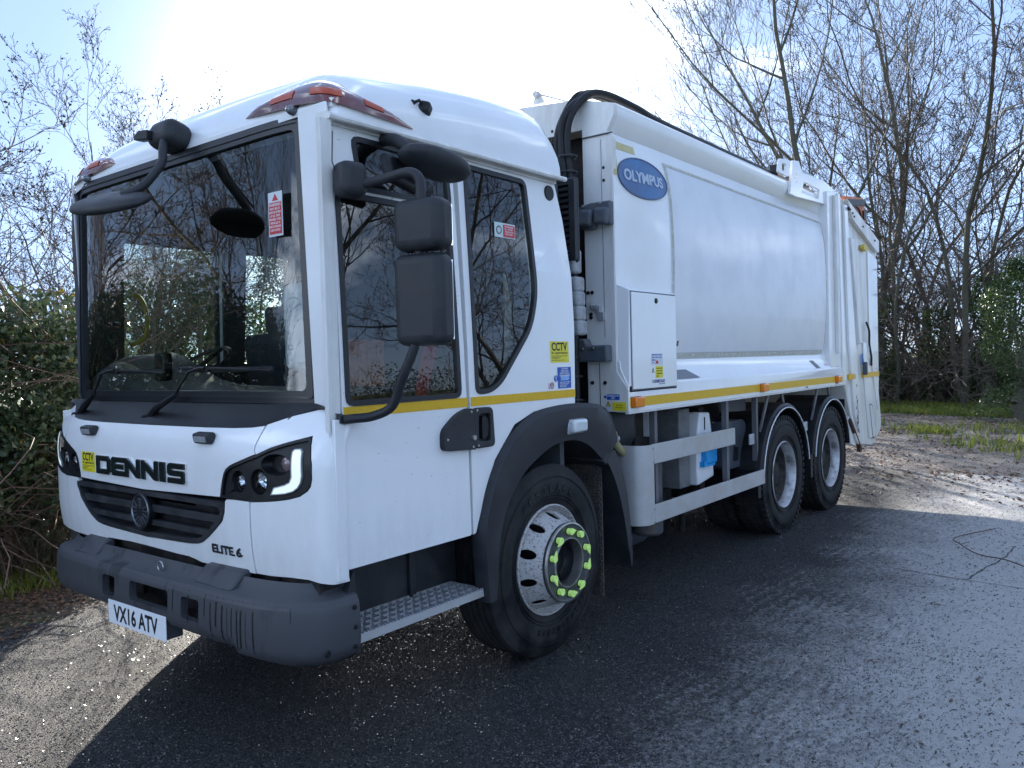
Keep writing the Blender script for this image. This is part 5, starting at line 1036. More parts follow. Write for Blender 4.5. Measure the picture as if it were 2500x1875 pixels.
def asphalt(nt, N, L, b):
    tc = N.new('ShaderNodeTexCoord').outputs['Object']
    sx = N.new('ShaderNodeSeparateXYZ'); L.new(tc, sx.inputs[0])
    # old concrete apron shows through the dressing on the right of the truck
    w = noise(N, L, tc, .55, 6, .6); w2 = noise(N, L, tc, 2.6, 6, .65)
    e = math_(N, L, 'MULTIPLY_ADD', sx.outputs[1], -1, math_(N, L, 'MULTIPLY', sx.outputs[0], .10))
    e = math_(N, L, 'ADD', e, math_(N, L, 'MULTIPLY', w, 1.1)); e = math_(N, L, 'ADD', e, math_(N, L, 'MULTIPLY', w2, .9))
    cm = rngn(N, L, e, 1.55, 3.25)
    # stone chips
    vo = N.new('ShaderNodeTexVoronoi'); vo.inputs['Scale'].default_value = 150; L.new(tc, vo.inputs[0])
    chip = N.new('ShaderNodeSeparateColor'); L.new(vo.outputs['Color'], chip.inputs[0])
    base = mixc(N, L, chip.outputs[0], (.006, .007, .009), (.060, .060, .064))
    base = mixc(N, L, rngn(N, L, chip.outputs[1], .90, .98), base, (.20, .195, .19))
    patch = noise(N, L, tc, 1.1, 5, .6); base = mixc(N, L, rngn(N, L, patch, .5, .75, 0, .5), base, (.06, .056, .05))
    conc = mixc(N, L, noise(N, L, tc, 9, 8, .7), (.34, .34, .345), (.62, .61, .60))
    # dark bits of twig and leaf trodden into the concrete
    mp = N.new('ShaderNodeMapping'); mp.inputs['Scale'].default_value = (16, 42, 1); mp.inputs['Rotation'].default_value = (0, 0, .7); L.new(tc, mp.inputs[0])
    d1 = noise(N, L, mp.outputs[0], 1.0, 5, .75, .6); conc = mixc(N, L, rngn(N, L, d1, .575, .61), conc, (.07, .065, .06))
    # brushed ridges across the tyre track
    mp2 = N.new('ShaderNodeMapping'); mp2.inputs['Rotation'].default_value = (0, 0, .06); L.new(tc, mp2.inputs[0])
    wv = N.new('ShaderNodeTexWave'); wv.inputs['Scale'].default_value = 3.6; wv.inputs['Distortion'].default_value = 5.5; wv.inputs['Detail'].default_value = 4; wv.inputs['Detail Scale'].default_value = 2.2; wv.bands_direction = 'Y'; L.new(mp2.outputs[0], wv.inputs[0])
    fine = noise(N, L, tc, 75, 6, .75)
    sp = math_(N, L, 'MULTIPLY', noise(N, L, tc, 34, 7, .78), 1.9); sp = math_(N, L, 'ADD', sp, math_(N, L, 'MULTIPLY', math_(N, L, 'MULTIPLY', wv.outputs[1], rngn(N, L, noise(N, L, tc, .9, 3, .5), .45, .62, 0, .2)), 1)); sp = math_(N, L, 'ADD', sp, math_(N, L, 'MULTIPLY', cm, 1.35))
    cm2 = rngn(N, L, sp, 1.32, 2.1)
    col = mixc(N, L, cm2, base, conc); L.new(col, b.inputs['Base Color'])
    wet = rngn(N, L, noise(N, L, tc, .8, 3, .5), .40, .62, .66, .78)
    L.new(mixc(N, L, cm, wet, (.62, .62, .62)), b.inputs['Roughness'])
    h = math_(N, L, 'MULTIPLY', vo.outputs['Distance'], -1.0); h = math_(N, L, 'ADD', h, math_(N, L, 'MULTIPLY', noise(N, L, tc, 85, 5, .7), 1.6)); 
    h = math_(N, L, 'ADD', h, math_(N, L, 'MULTIPLY', fine, .7)); h = math_(N, L, 'ADD', h, math_(N, L, 'MULTIPLY', wv.outputs[1], .18))
    bp = N.new('ShaderNodeBump'); bp.inputs['Distance'].default_value = .009; bp.inputs['Strength'].default_value = .95; L.new(h, bp.inputs['Height']); L.new(bp.outputs[0], b.inputs['Normal'])
    b.inputs['Specular IOR Level'].default_value = .28
def soil(nt, N, L, b):
    tc = N.new('ShaderNodeTexCoord').outputs['Object']
    c = mixc(N, L, rngn(N, L, noise(N, L, tc, 22, 8, .75), .35, .65), (.025, .020, .015), (.11, .088, .068))
    g = noise(N, L, tc, .55, 5, .65); far = rngn(N, L, g, .50, .60)
    c = mixc(N, L, far, c, mixc(N, L, noise(N, L, tc, 30, 6, .7), (.028, .042, .012), (.09, .12, .03)))
    L.new(c, b.inputs['Base Color']); b.inputs['Roughness'].default_value = .85
    bp = N.new('ShaderNodeBump'); bp.inputs['Distance'].default_value = .04; bp.inputs['Strength'].default_value = .8; L.new(noise(N, L, tc, 28, 8, .75), bp.inputs['Height']); L.new(bp.outputs[0], b.inputs['Normal'])
def field(nt, N, L, b):
    tc = N.new('ShaderNodeTexCoord').outputs['Object']
    L.new(mixc(N, L, noise(N, L, tc, .5, 8, .7), (.045, .075, .016), (.10, .13, .035)), b.inputs['Base Color']); b.inputs['Roughness'].default_value = .9
    bp = N.new('ShaderNodeBump'); bp.inputs['Distance'].default_value = .1; L.new(noise(N, L, tc, 9, 8, .75), bp.inputs['Height']); L.new(bp.outputs[0], b.inputs['Normal'])
def gravel(nt, N, L, b):
    tc = N.new('ShaderNodeTexCoord').outputs['Object']
    vo = N.new('ShaderNodeTexVoronoi'); vo.inputs['Scale'].default_value = 45; L.new(tc, vo.inputs[0]); ch = N.new('ShaderNodeSeparateColor'); L.new(vo.outputs['Color'], ch.inputs[0])
    c = mixc(N, L, ch.outputs[0], (.13, .105, .085), (.46, .385, .32)); c = mixc(N, L, rngn(N, L, noise(N, L, tc, 1.3, 7, .7), .47, .6), c, (.07, .052, .038))
    L.new(c, b.inputs['Base Color']); b.inputs['Roughness'].default_value = .38
    bp = N.new('ShaderNodeBump'); bp.inputs['Distance'].default_value = .02; bp.inputs['Strength'].default_value = .9; L.new(math_(N, L, 'MULTIPLY', vo.outputs['Distance'], -1), bp.inputs['Height']); L.new(bp.outputs[0], b.inputs['Normal'])
m_asp, m_soil, m_field, m_grav = (groundmat(n, f) for n, f in (('asphalt_and_concrete', asphalt), ('leafy_soil', soil), ('field_grass', field), ('stony_track', gravel)))
def sheet(name, poly, z, m, ju=0, seed=0):
    rr = random.Random(seed); P = []
    for i in range(len(poly)):
        a, b = Vector((*poly[i], 0)), Vector((*poly[(i+1) % len(poly)], 0)); n = max(1, int((b-a).length/.22)) if ju else 1
        for k in range(n):
            p = a.lerp(b, k/n); P.append((p.x+rr.uniform(-ju, ju), p.y+rr.uniform(-ju, ju)))
    o = panel(name, P, [], lambda u, v, w: (u, v, z), 0, None, m, None, sm=0); return tag(o, kind='structure')
def relief(x, y):
    return 0
tag(sheet('ground', [(-300, -300), (600, -300), (600, 600), (-300, 600)], -.012, m_field), kind='structure')
sheet('woodland_floor', [(-14, -9), (60, -9), (60, 16), (20, 9), (9, 6.6), (-14, 6.6)], -.006, m_soil)
sheet('stony_track', [(7, -7), (13, -3.0), (19, -.5), (24, 3), (24, 6), (16, 5.2), (7, 4.2)], -.002, m_grav, .12, 3)
ROAD = sheet('road', [(-14, -9), (8.0, -9), (8.6, -4), (8.9, -2), (9.6, -1.6), (9.9, .5), (9.2, 3.1), (4, 3.3), (-.2, 3.1), (-14, 3.0)], .002, m_asp, .05, 4)
# joints between the concrete slabs
jm = M('joint_filler', (.035, .032, .026), .9)
def crack(name, pts, w, seed):
    rr = random.Random(seed); P = [Vector((*p, 0)) for p in pts]; Q = []
    for a, b in zip(P[:-1], P[1:]):
        n = max(2, int((b-a).length/.06))
        Q += [a.lerp(b, k/n)+Vector((rr.uniform(-.008, .008), rr.uniform(-.008, .008), 0)) for k in range(n)]
    v = []
    for i, q in enumerate(Q):
        d = (Q[min(i+1, len(Q)-1)]-Q[max(i-1, 0)]).normalized(); n_ = Vector((-d.y, d.x, 0))*w*rr.uniform(.4, 1.2); v += [(q.x+n_.x, q.y+n_.y, .006), (q.x-n_.x, q.y-n_.y, .006)]
    o = MB().add(v, [(2*i, 2*i+1, 2*i+3, 2*i+2) for i in range(len(Q)-1)]).build(name, jm, ROAD, sm=0); return o
crack('slab_joint', [(4.45, -.6), (4.36, -.93), (4.27, -1.56), (4.22, -1.91), (4.1, -3.2), (3.95, -6)], .005, 1)
crack('slab_joint', [(4.27, -1.56), (4.6, -1.6), (5.03, -1.68), (5.6, -1.72)], .005, 2)
# ---- trees
def tubes(segs, n, M4=None):
    S = np.asarray(segs, np.float32); p0, p1, r0, r1 = S[:, :3], S[:, 3:6], S[:, 6], S[:, 7]
    d = p1-p0; d /= np.linalg.norm(d, axis=1, keepdims=True)+1e-9
    a = np.cross(d, np.array([.31, .77, .55], np.float32)); a /= np.linalg.norm(a, axis=1, keepdims=True)+1e-9; b = np.cross(d, a)
    th = np.arange(n)*2*np.pi/n; c, s = np.cos(th), np.sin(th)
    ring = a[:, None, :]*c[None, :, None]+b[:, None, :]*s[None, :, None]
    V = np.concatenate([p0[:, None]+ring*r0[:, None, None], p1[:, None]+ring*r1[:, None, None]], 1).reshape(-1, 3)
    k = np.arange(n); f = np.stack([k, (k+1) % n, n+(k+1) % n, n+k], 1); F = (f[None]+(np.arange(len(S))*2*n)[:, None, None]).reshape(-1, 4)
    return V, F
def grow(seed, H=14, r0=.22, stems=1, lean=.12, counts=(9, 7, 6, 4), lens=(.42, .45, .42, .4), angs=(48, 45, 48, 45), up=(.05, .12, .10, .25), start=.28, fork=None, wob=.12, minr=.0045):
    rr = random.Random(seed); big, small, tips = [], [], []
    def branch(p, d, L, r, lv):
        n = (14, 9, 6, 4, 3)[lv]; st = L/n; pts = [(p, r)]
        for i in range(n):
            d = (d+Vector((rr.gauss(0, wob), rr.gauss(0, wob), rr.gauss(0, wob)+up[min(lv, len(up)-1)]*(.35 if lv == 0 else 1)))).normalized()
            q = p+d*st; t = (i+1)/n; rq = max(minr, r*(1-t*(.78 if lv else .85)))
            (big if r*(1-t) > .028 else small).append((*p, *q, pts[-1][1], rq)); pts.append((q, rq)); p = q
        if lv >= len(counts): tips.append(p); return
        c = counts[lv]
        for k in range(c):
            t = (start if lv == 0 else .22)+(1-(start if lv == 0 else .22))*(k+rr.random()*.8)/c; i = min(n-1, int(t*n)); f = t*n-i; a, ra = pts[i]; b, rb = pts[i+1]; q = a.lerp(b, min(1, f))
            dd = (b-a).normalized(); o = dd.orthogonal().normalized(); o.rotate(Matrix.Rotation(k*2.4+rr.random()*1.5, 3, dd)); an = R(angs[lv]*rr.uniform(.65, 1.25))
            nd = dd*math.cos(an)+o*math.sin(an)
            if lv > 0 and rr.random() < .25: nd.z = abs(nd.z)
            branch(q, nd, L*lens[lv]*rr.uniform(.7, 1.25)*(1.15-.55*t), max(minr, (ra+(rb-ra)*f)*rr.uniform(.45, .68)), lv+1)
    for s in range(stems):
        a = 2*math.pi*s/max(1, stems)+rr.random(); ln = lean*(1+rr.random())*(1 if stems > 1 else .4); off = .10*(stems > 2)
        branch(Vector((math.cos(a)*off, math.sin(a)*off, -.1)), Vector((math.cos(a)*ln, math.sin(a)*ln, 1)).normalized(), H*rr.uniform(.85, 1.05), r0*rr.uniform(.75, 1.05), 0)
    return big, small, tips
bark = M('bark', (.11, .095, .075), .9, var=.8, vscale=7, var2=(.13, .13, .10), bump=.6, bscale=40, bdist=.02)
bark_g = M('bark_mossy', (.095, .09, .065), .9, var=.8, vscale=5, var2=(.11, .11, .085), bump=.6, bscale=30, bdist=.02)
twigm = M('twig', (.10, .078, .062), .85); twig2 = M('twig_grey', (.13, .115, .095), .85)
dryleaf = M('dry_leaf', (.22, .09, .035), .7, var=1, vscale=.9, var2=(.12, .07, .03)); darkleaf = M('withered_leaf', (.045, .032, .022), .8)
def leafmat(name, c1, c2, rough=.45, trans=.35):
    m = bpy.data.materials.new(name); m.use_nodes = True; nt = m.node_tree; N = nt.nodes; L = nt.links; b = N['Principled BSDF']; b.inputs['Roughness'].default_value = rough
    ob = N.new('ShaderNodeTexCoord').outputs['Object']; g = N.new('ShaderNodeNewGeometry')
    c = mixc(N, L, g.outputs['Random Per Island'], c1, c2); L.new(c, b.inputs['Base Color'])
    t = N.new('ShaderNodeBsdfTranslucent'); L.new(c, t.inputs[0]); x = N.new('ShaderNodeMixShader'); x.inputs[0].default_value = trans
    out = [n for n in N if n.type == 'OUTPUT_MATERIAL'][0]; L.new(b.outputs[0], x.inputs[1]); L.new(t.outputs[0], x.inputs[2]); L.new(x.outputs[0], out.inputs[0]); return m
ivyl = leafmat('ivy_leaf', (.025, .055, .016), (.08, .12, .035), .32, .35)
brml = leafmat('bramble_leaf', (.035, .060, .026), (.10, .13, .06), .30, .38)
brmy = leafmat('yellowed_leaf', (.30, .27, .04), (.20, .16, .03), .5)
grassm = leafmat('grass_blade', (.08, .13, .02), (.26, .28, .05), .5, .5)
strawm = leafmat('dead_grass', (.10, .07, .04), (.055, .04, .025), .7, .3)
litterm = leafmat('fallen_leaf', (.16, .08, .04), (.06, .040, .028), .7, .1)
def leaves(P, size, seed, jitter=.06, flat=False, asp=.62):
    g = np.random.default_rng(seed); P = np.asarray(P, np.float32); n = len(P); P = P+g.normal(0, jitter, (n, 3)).astype(np.float32)*(np.array([1, 1, .0 if flat else 1], np.float32))
    a = g.normal(size=(n, 3)); 
    if flat: a[:, 2] *= .18
    a /= np.linalg.norm(a, axis=1, keepdims=True); b = g.normal(size=(n, 3)); 
    if flat: b[:, 2] *= .18
    b -= a*(a*b).sum(1, keepdims=True); b /= np.linalg.norm(b, axis=1, keepdims=True); s = size*g.uniform(.6, 1.3, (n, 1)); nn = np.cross(a, b)
    V = np.stack([P-a*s*.5, P+b*s*asp*.5+nn*s*.08, P+a*s*.5, P-b*s*asp*.5+nn*s*.08], 1).reshape(-1, 3); F = np.arange(n*4).reshape(-1, 4); return V, F
def cat(*parts):
    V, F, I = [], [], []; n = 0
    for v, f, i in parts: V.append(v); F.append(np.asarray(f)+n); I.append(np.full(len(f), i)); n += len(v)
    return np.concatenate(V), np.concatenate(F), np.concatenate(I)
PROTO = {}
def proto(key, bk, tw, leafm=None, leafn=0, leafs=.05, **kw):
    big, small, tips = grow(**kw); V1, F1 = tubes(big, 7); V2, F2 = tubes(small, 3); parts = [(V2, F2, 0)]; ms = [tw]
    if leafm:
        g = random.Random(9); src = [Vector(g.choice(small)[3:6]) for _ in range(leafn)]; V3, F3 = leaves(src, leafs, 5, .05); parts.append((V3, F3, 1)); ms.append(leafm)
    V, F, I = cat(*parts); PROTO[key] = (V1, F1, bk, V, F, I, ms); return len(small)+len(big)
FIRST = {}
def tree(key, name, x, y, rz, s, label, cat_='tree', group=None, z=0, tilt=(0, 0)):
    e = empty(name, (x, y, z), rz); e.rotation_euler = (tilt[0], tilt[1], rz); e.scale = (s, s, s); tag(e, label, cat_, group)
    if key not in FIRST:
        V1, F1, bk, V, F, I, ms = PROTO[key]; a = nmesh('trunk', V1, F1, bk, e, smooth=True); b = nmesh('crown', V, F, ms, e, I); FIRST[key] = (a, b)
    else:
        for o in FIRST[key]: c = o.copy(); COL.objects.link(c); c.parent = e
    return e
proto('ash', bark_g, twig2, darkleaf, 500, .05, seed=21, H=16, r0=.15, stems=3, lean=.20, counts=(11, 8, 7, 4), lens=(.52, .46, .42, .42), angs=(44, 42, 50, 45), up=(.06, .13, .12, .28), start=.20, wob=.075, minr=.006)
proto('thin', bark_g, twigm, darkleaf, 900, .05, seed=34, H=12.5, r0=.075, stems=2, lean=.10, counts=(11, 6, 5, 4), lens=(.36, .48, .45, .42), angs=(42, 45, 50, 45), up=(.04, .08, .05, .1), start=.18, wob=.15, minr=.0055)
proto('haw', bark, twigm, dryleaf, 2600, .055, seed=47, H=7.6, r0=.10, stems=3, lean=.30, counts=(10, 8, 6, 4), lens=(.48, .48, .45, .42), angs=(52, 48, 50, 48), up=(.02, .05, .04, .08), start=.15, wob=.17, minr=.0045)
proto('left', bark, twigm, darkleaf, 2600, .04, seed=58, H=6.4, r0=.07, stems=2, lean=.22, counts=(11, 8, 6, 4), lens=(.46, .48, .44, .4), angs=(50, 45, 50, 48), up=(.03, .07, .04, .10), start=.16, wob=.14, minr=.0032)
proto('tangle', bark, twigm, darkleaf, 1200, .05, seed=63, H=7, r0=.07, stems=6, lean=.26, counts=(9, 6, 5), lens=(.45, .5, .45), angs=(45, 50, 50), up=(.01, .02, .0), start=.08, wob=.22, minr=.006)
x, y = at(14.9, 27); tree('ash', 'ash_tree', x, y, .6, 1.0, 'tall bare ash tree with three spreading stems rising behind the rear of the truck')
x, y = at(25.5, 23); tree('haw', 'field_maple', x, y, 2.2, 1.05, 'bushy tree with some orange-brown leaves, behind the middle of the truck body')
x, y = at(29.5, 30); tree('haw', 'field_maple', x, y, .4, .82, 'small twiggy tree whose top shows just above the black hose of the truck')
x, y = at(21.0, 30); tree('haw', 'field_maple', x, y, 4.0, 1.0, 'dense twiggy tree between the ash and the bushy brown-leaved tree')
GR = 'slender bare trees along the field edge'
for az, d, rz, s, l in ((12.8, 27, 0, 1.0, 'leaning bare tree just right of the truck tailgate'), (10.4, 30, 1.9, 1.12, 'slender bare tree right of the tailgate, behind the fence gap'), (8.9, 26, 3.3, 1.22, 'tall dark-stemmed tree with a forked top, second from the right edge'), (6.6, 28, 5.1, 1.2, 'tall twiggy tree at the right edge of the picture'), (14.6, 33, 2.6, 1.05, 'thin bare tree standing behind the lower branches of the ash'), (11.6, 36, 4.4, 1.2, 'furthest thin tree seen through the others on the right')):
    x, y = at(az, d); tree('thin', 'bare_tree', x, y, rz, s, l, 'tree', GR, tilt=(R(rz % 3-1)*3, R((rz*1.7) % 3-1.5)*3))
for az, d, rz, s, l in ((13.5, 29, 0, 1.0, 'low tangle of bare stems right behind the tailgate'), (9.8, 28, 2, .95, 'tangled bare shrub between two slender trees'), (7.2, 27, 3.6, 1.0, 'tangled bare shrub next to the ivy-clad stump'), (19, 31, 5, 1.1, 'tangled thicket seen over the rear of the body'), (5.6, 29, 1.1, 1.1, 'tangled shrub at the right border of the picture'), (11.2, 31, 4.6, 1.05, 'tangled shrub standing deep behind the fence'), (24, 33, 2.9, 1.1, 'tangled thicket behind the brown-leaved tree')):
    x, y = at(az, d); tree('tangle', 'bare_shrub', x, y, rz, s, l, 'shrub', 'tangled bare shrubs along the field edge')
for az, d, rz, s, l in ((63.2, 14.8, 3.1, .95, 'forked bare tree at the left, its twigs crossing the next tree'), (58.8, 16.5, .8, 1.02, 'bare tree whose top shows right above the left amber lamp of the cab'), (61.5, 15.5, 0.3, .92, 'small leafless tree with dark seed clusters left of the cab roof'), (66.5, 12.5, 2.5, .66, 'low spreading bare tree over the bramble hedge at left'), (57, 19, 4.2, 1.1, 'bare tree mostly hidden by the cab, seen through its windscreen'), (71.5, 10.5, 1.2, .62, 'bare tree at the left border above the hedge'), (64, 20, 5.2, .9, 'pale bare tree further off between the two left trees')):
    x, y = at(az, d); tree('left', 'hawthorn_tree', x, y, rz, s, l, 'tree', 'small bare trees left of the cab')
x, y = at(79.5, 8.8); tree('left', 'overhanging_ash', x, y, 2.0, 1.02, 'ash tree out of frame whose bare branch tips reach in at top left')
# trees behind the camera that the glass of the cab mirrors
for x, y, rz, s, k, l in ((7, -11.5, 0, .8, 'ash', 'sunlit bare ash opposite the door window, seen only as a reflection'), (12, -10, 2, .95, 'thin', 'sunlit thin tree reflected in the rear cab window'), (10, -13.5, 1, 1.1, 'thin', 'taller thin tree reflected at the edge of the rear cab window'), (2.5, -13, 4, 1.0, 'thin', 'sunlit tree reflected behind the side mirrors'), (16, -12, 5, 1.1, 'haw', 'brown-leaved tree reflected in the side glass'), (-7, 10.5, 1, .8, 'thin', 'bare ash reflected in the middle of the windscreen'), (-10, 13, 3, 1.0, 'thin', 'thin tree reflected in the left of the windscreen'), (-4.5, 13, 5, .9, 'left', 'small tree reflected low in the windscreen'), (-8, 16, 4, 1.0, 'haw', 'brown-leaved tree reflected in the windscreen')):
    tree(k, 'roadside_tree', x, y, rz, s, l, 'tree', 'trees across the lane behind the camera')
# ivy-clad stems
def ivy(x, y, h, r, n, label, seed, cat_='ivy', sz=.075):
    g = np.random.default_rng(seed); t = g.random(n)**.8; z = t*h; rad = r*(1.05-.55*t)*(.55+.6*g.random(n)**.5)*(1+.35*np.sin(z*2.3+seed)+.2*np.sin(z*5.1)); a = g.random(n)*2*np.pi
    P = np.stack([rad*np.cos(a), rad*np.sin(a), z], 1); V, F = leaves(P, sz, seed, .05)
    e = empty('ivy_clad_trunk', (x, y, 0)); tag(e, label, cat_, 'ivy covered stems'); segs = []; p = np.array([0, 0, -.1]); rr = random.Random(seed)
    for k in range(8):
        q = p+np.array([rr.uniform(-.12, .12), rr.uniform(-.12, .12), h/7]); segs.append((*p, *q, .16*(1-k/10), .16*(1-(k+1)/10))); p = q
    v, f = tubes(segs, 7); nmesh('trunk', v, f, bark, e, smooth=True); o = nmesh('ivy_foliage', V, F, ivyl, e); tag(o, kind='stuff'); return e
for az, d, h, r, n, l in ((5.9, 21, 3.5, .8, 9000, 'dark ivy column at the right edge of the picture'), (7.6, 26, 3.6, .55, 5000, 'ivy growing up a thin stem near the right edge'), (10.3, 27, 2.8, .5, 4000, 'low ivy on a stem in the middle of the right hand thicket'), (13.8, 27, 3.2, .5, 4000, 'ivy beside the truck tailgate'), (61, 17, 3.6, 1.0, 9000, 'ivy mass seen through the left of the windscreen'), (57.5, 18, 4.0, 1.0, 9000, 'ivy mass seen through the middle of the windscreen'), (53.5, 19, 4.3, .7, 6000, 'ivy-clad trunk seen through the right of the windscreen')):
    x, y = at(az, d); ivy(x, y, h, r, n, l, int(az*10))
# undergrowth behind the grass on the right, and behind the truck
def thicket(name, p0, p1, w, h, n, mt, label, seed, sz=.07, twn=0):
    g = np.random.default_rng(seed); t = g.random(n); P0, P1 = np.array(p0), np.array(p1); d = P1-P0; L_ = np.linalg.norm(d); nrm = np.array([-d[1], d[0]])/L_
    hh = h*(.62+.22*np.sin(t*L_*1.3+seed)+.16*np.sin(t*L_*3.7+2*seed)); z = hh*g.random(n)**.65; off = w*(g.random(n)-.5)*(1.15-.5*z/h)
    P = np.stack([P0[0]+d[0]*t+nrm[0]*off, P0[1]+d[1]*t+nrm[1]*off, z], 1); V, F = leaves(P, sz, seed, .05)
    idx = (g.random(len(F)) < .04).astype(int); e = empty(name, (0, 0, 0)); tag(e, label, 'hedge')
    tag(nmesh('foliage', V, F, [mt, brmy], e, idx), kind='stuff')
    if twn:
        q = g.random(twn); o = w*(g.random(twn)-.5); B = np.stack([P0[0]+d[0]*q+nrm[0]*o, P0[1]+d[1]*q+nrm[1]*o, np.full(twn, -.02)], 1); S = []
        for i in range(twn):
            p = B[i].copy(); v = g.normal(0, .35, 3); v[2] = 1
            for k in range(5):
                st = h*.2*g.uniform(.5, 1.2); v = v+g.normal(0, .28, 3); v /= np.linalg.norm(v); qn = p+v*st; S.append((*p, *qn, .012*(1-k/7), .012*(1-(k+1)/7))); p = qn
        v_, f_ = tubes(S, 3); tag(nmesh('stems', v_, f_, twigm, e), kind='stuff')
    return e
a, b = at(2, 27), at(16, 29); thicket('undergrowth', a, b, 2.2, 2.0, 16000, ivyl, 'dark leafy undergrowth beyond the grass strip at right', 3, .09, 1300)
a, b = at(16, 29), at(34, 34); thicket('undergrowth', a, b, 2.4, 2.6, 14000, ivyl, 'leafy undergrowth hidden behind the truck body', 4, .1, 600)
a, b = at(50, 19), at(64, 19); thicket('undergrowth', a, b, 2.0, 2.1, 16000, brml, 'green thicket seen through the cab windows', 6, .08, 500)
# bramble hedge at left
e = empty('bramble_hedge', (0, 0, 0)); tag(e, 'thick bramble hedge with dark green leaves beside the front of the truck', 'hedge')
g = np.random.default_rng(8); n = 62000; X = g.uniform(-4.5, 1.5, n); s_ = g.random(n)
def hh(x): return 2.12-.22*(x-0)*(x > 0)+.14*np.sin(x*2.1)+.09*np.sin(x*5.3+1)-.62*np.clip(x-1.2, 0, 2)
H_ = hh(X); Z = H_*g.random(n)**.75; F0 = 4.35-.10*np.clip(X, 0, 3)+.42*(Z/H_)**1.6+.13*np.sin(X*3.1+Z*2.2)+.10*np.sin(X*6.7-Z*4.9)+.06*np.sin(X*13+Z*11)
Yh = F0+g.random(n)**2.2*.7; top = g.random(n) < .25; Z[top] = H_[top]*g.uniform(.82, 1.14, top.sum()); Yh[top] = F0[top]+g.random(top.sum())*1.6
V, F = leaves(np.stack([X, Yh, Z], 1), .058, 9, .03, asp=.75); idx = (g.random(n) < .012).astype(int)
tag(nmesh('bramble_foliage', V, F, [brml, brmy], e, idx), kind='stuff')
S = []
for i in range(900):
    x0 = g.uniform(-4.5, 1.5); p = np.array([x0, 4.5+g.random()*1.2, -.02 if g.random() < .6 else hh(x0)*g.uniform(.3, .9)]); v = np.array([g.normal(0, .5), g.normal(-.1, .4), 1.0])
    for k in range(7):
        v = v+g.normal(0, .22, 3)+np.array([0, -.05, -.12]); v /= np.linalg.norm(v); q = p+v*.26; S.append((*p, *q, .0045, .004)); p = q
v_, f_ = tubes(S, 3); tag(nmesh('bramble_stems', v_, f_, M('bramble_stem', (.12, .07, .05), .7), e), kind='stuff')
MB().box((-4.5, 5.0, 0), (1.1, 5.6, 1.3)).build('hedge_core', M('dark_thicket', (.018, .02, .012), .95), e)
# ---- grass and litter
def blades(name, PX, PY, h, m, label, seed, wd=.006, cat_=None, parent=None, zz=0):
    g = np.random.default_rng(seed); n = len(PX); a = g.random(n)*2*np.pi; hh_ = h*g.uniform(.35, 1.25, n); ln = g.normal(0, .45, (n, 2))*hh_[:, None]; w = wd*g.uniform(.7, 1.4, n)
    B = np.stack([PX, PY, np.full(n, zz)], 1); dx = np.stack([np.cos(a)*w, np.sin(a)*w, np.zeros(n)], 1)
    mid = B+np.stack([ln[:, 0]*.35, ln[:, 1]*.35, hh_*.6], 1); tip = B+np.stack([ln[:, 0], ln[:, 1], hh_], 1)
    V = np.stack([B-dx, B+dx, mid+dx*.7, mid-dx*.7, tip+dx*.12, tip-dx*.12], 1).reshape(-1, 3); k = np.arange(n)[:, None]*6; F = np.concatenate([k+np.array([0, 1, 2, 3]), k+np.array([3, 2, 4, 5])])
    o = nmesh(name, V, F, m, parent); return tag(o, label, cat_, kind='stuff')
g = np.random.default_rng(77)
def scatter(n, x0, x1, y0, y1, f): X = g.uniform(x0, x1, n); Y = g.uniform(y0, y1, n); k = f(X, Y) > g.random(n); return X[k], Y[k]
cl = lambda X, Y, s=1.0, o=0: np.clip(.5+.9*(np.sin(X*s*1.7+o)*np.sin(Y*s*2.1+1.3*o)+.6*np.sin(X*s*4.3+2)*np.sin(Y*s*3.9+o)), 0, 1)
X, Y = scatter(24000, -4.5, 2.8, 3.62, 4.7, lambda X, Y: np.clip((Y-3.6-.2*np.sin(X*2.3)-.1*np.sin(X*6))*2.2, 0, 1)); blades('verge_grass', X, Y, .13, grassm, 'green grass at the foot of the bramble hedge', 1, .004, 'grass')
X, Y = scatter(4500, -3.5, 1.6, 4.1, 4.7, lambda X, Y: .8*np.ones_like(X)); blades('dead_grass', X, Y, .55, strawm, 'brown dead grass stalks standing in front of the brambles', 2, .003, 'dead grass')
X, Y = scatter(90000, 9.5, 26, -7, 6, lambda X, Y: np.where(X > 19.5+.3*Y, 1.0, .95*np.clip((X-(11.0+1.5*(Y+1.2)))*.8, 0, 1)*np.clip((17.2-X)*.8, 0, 1)*np.where(cl(X, Y, .9, 4) > .45, 1, .12)*cl(X, Y, 2.3, 1))); blades('rough_grass', X, Y, .15, grassm, 'rough green grass between the stony track and the thicket', 3, .011, 'grass')
def litter(name, X, Y, s, m, label, seed, z=.012): V, F = leaves(np.stack([X, Y, np.full(len(X), z)], 1), s, seed, .008, flat=True); V[:, 2] = np.maximum(V[:, 2], .004); return tag(nmesh(name, V, F, m), label, 'leaf litter', kind='stuff')
X, Y = scatter(30000, 7.5, 22, -7, 5.5, lambda X, Y: .25+.75*cl(X, Y, .8, 2)*(X > 9)); litter('leaf_litter', X, Y, .055, litterm, 'brown fallen leaves on the stony track behind the truck', 4)
X, Y = scatter(5000, 4.5, 9.5, -4.5, -1.2, lambda X, Y: np.clip((-Y-2.2+.25*(X-4.5))*.8, 0, 1)*cl(X, Y, 1.6, 3)); litter('edge_litter', X, Y, .045, litterm, 'dark leaf litter at the right edge of the concrete', 5)
X, Y = scatter(26000, -5, 3, 2.75, 4.2, lambda X, Y: np.clip((Y-2.85-.25*np.sin(X*1.9))*1.4, 0, 1)); litter('verge_litter', X, Y, .035, litterm, 'dark fallen leaves between the road and the hedge', 6)
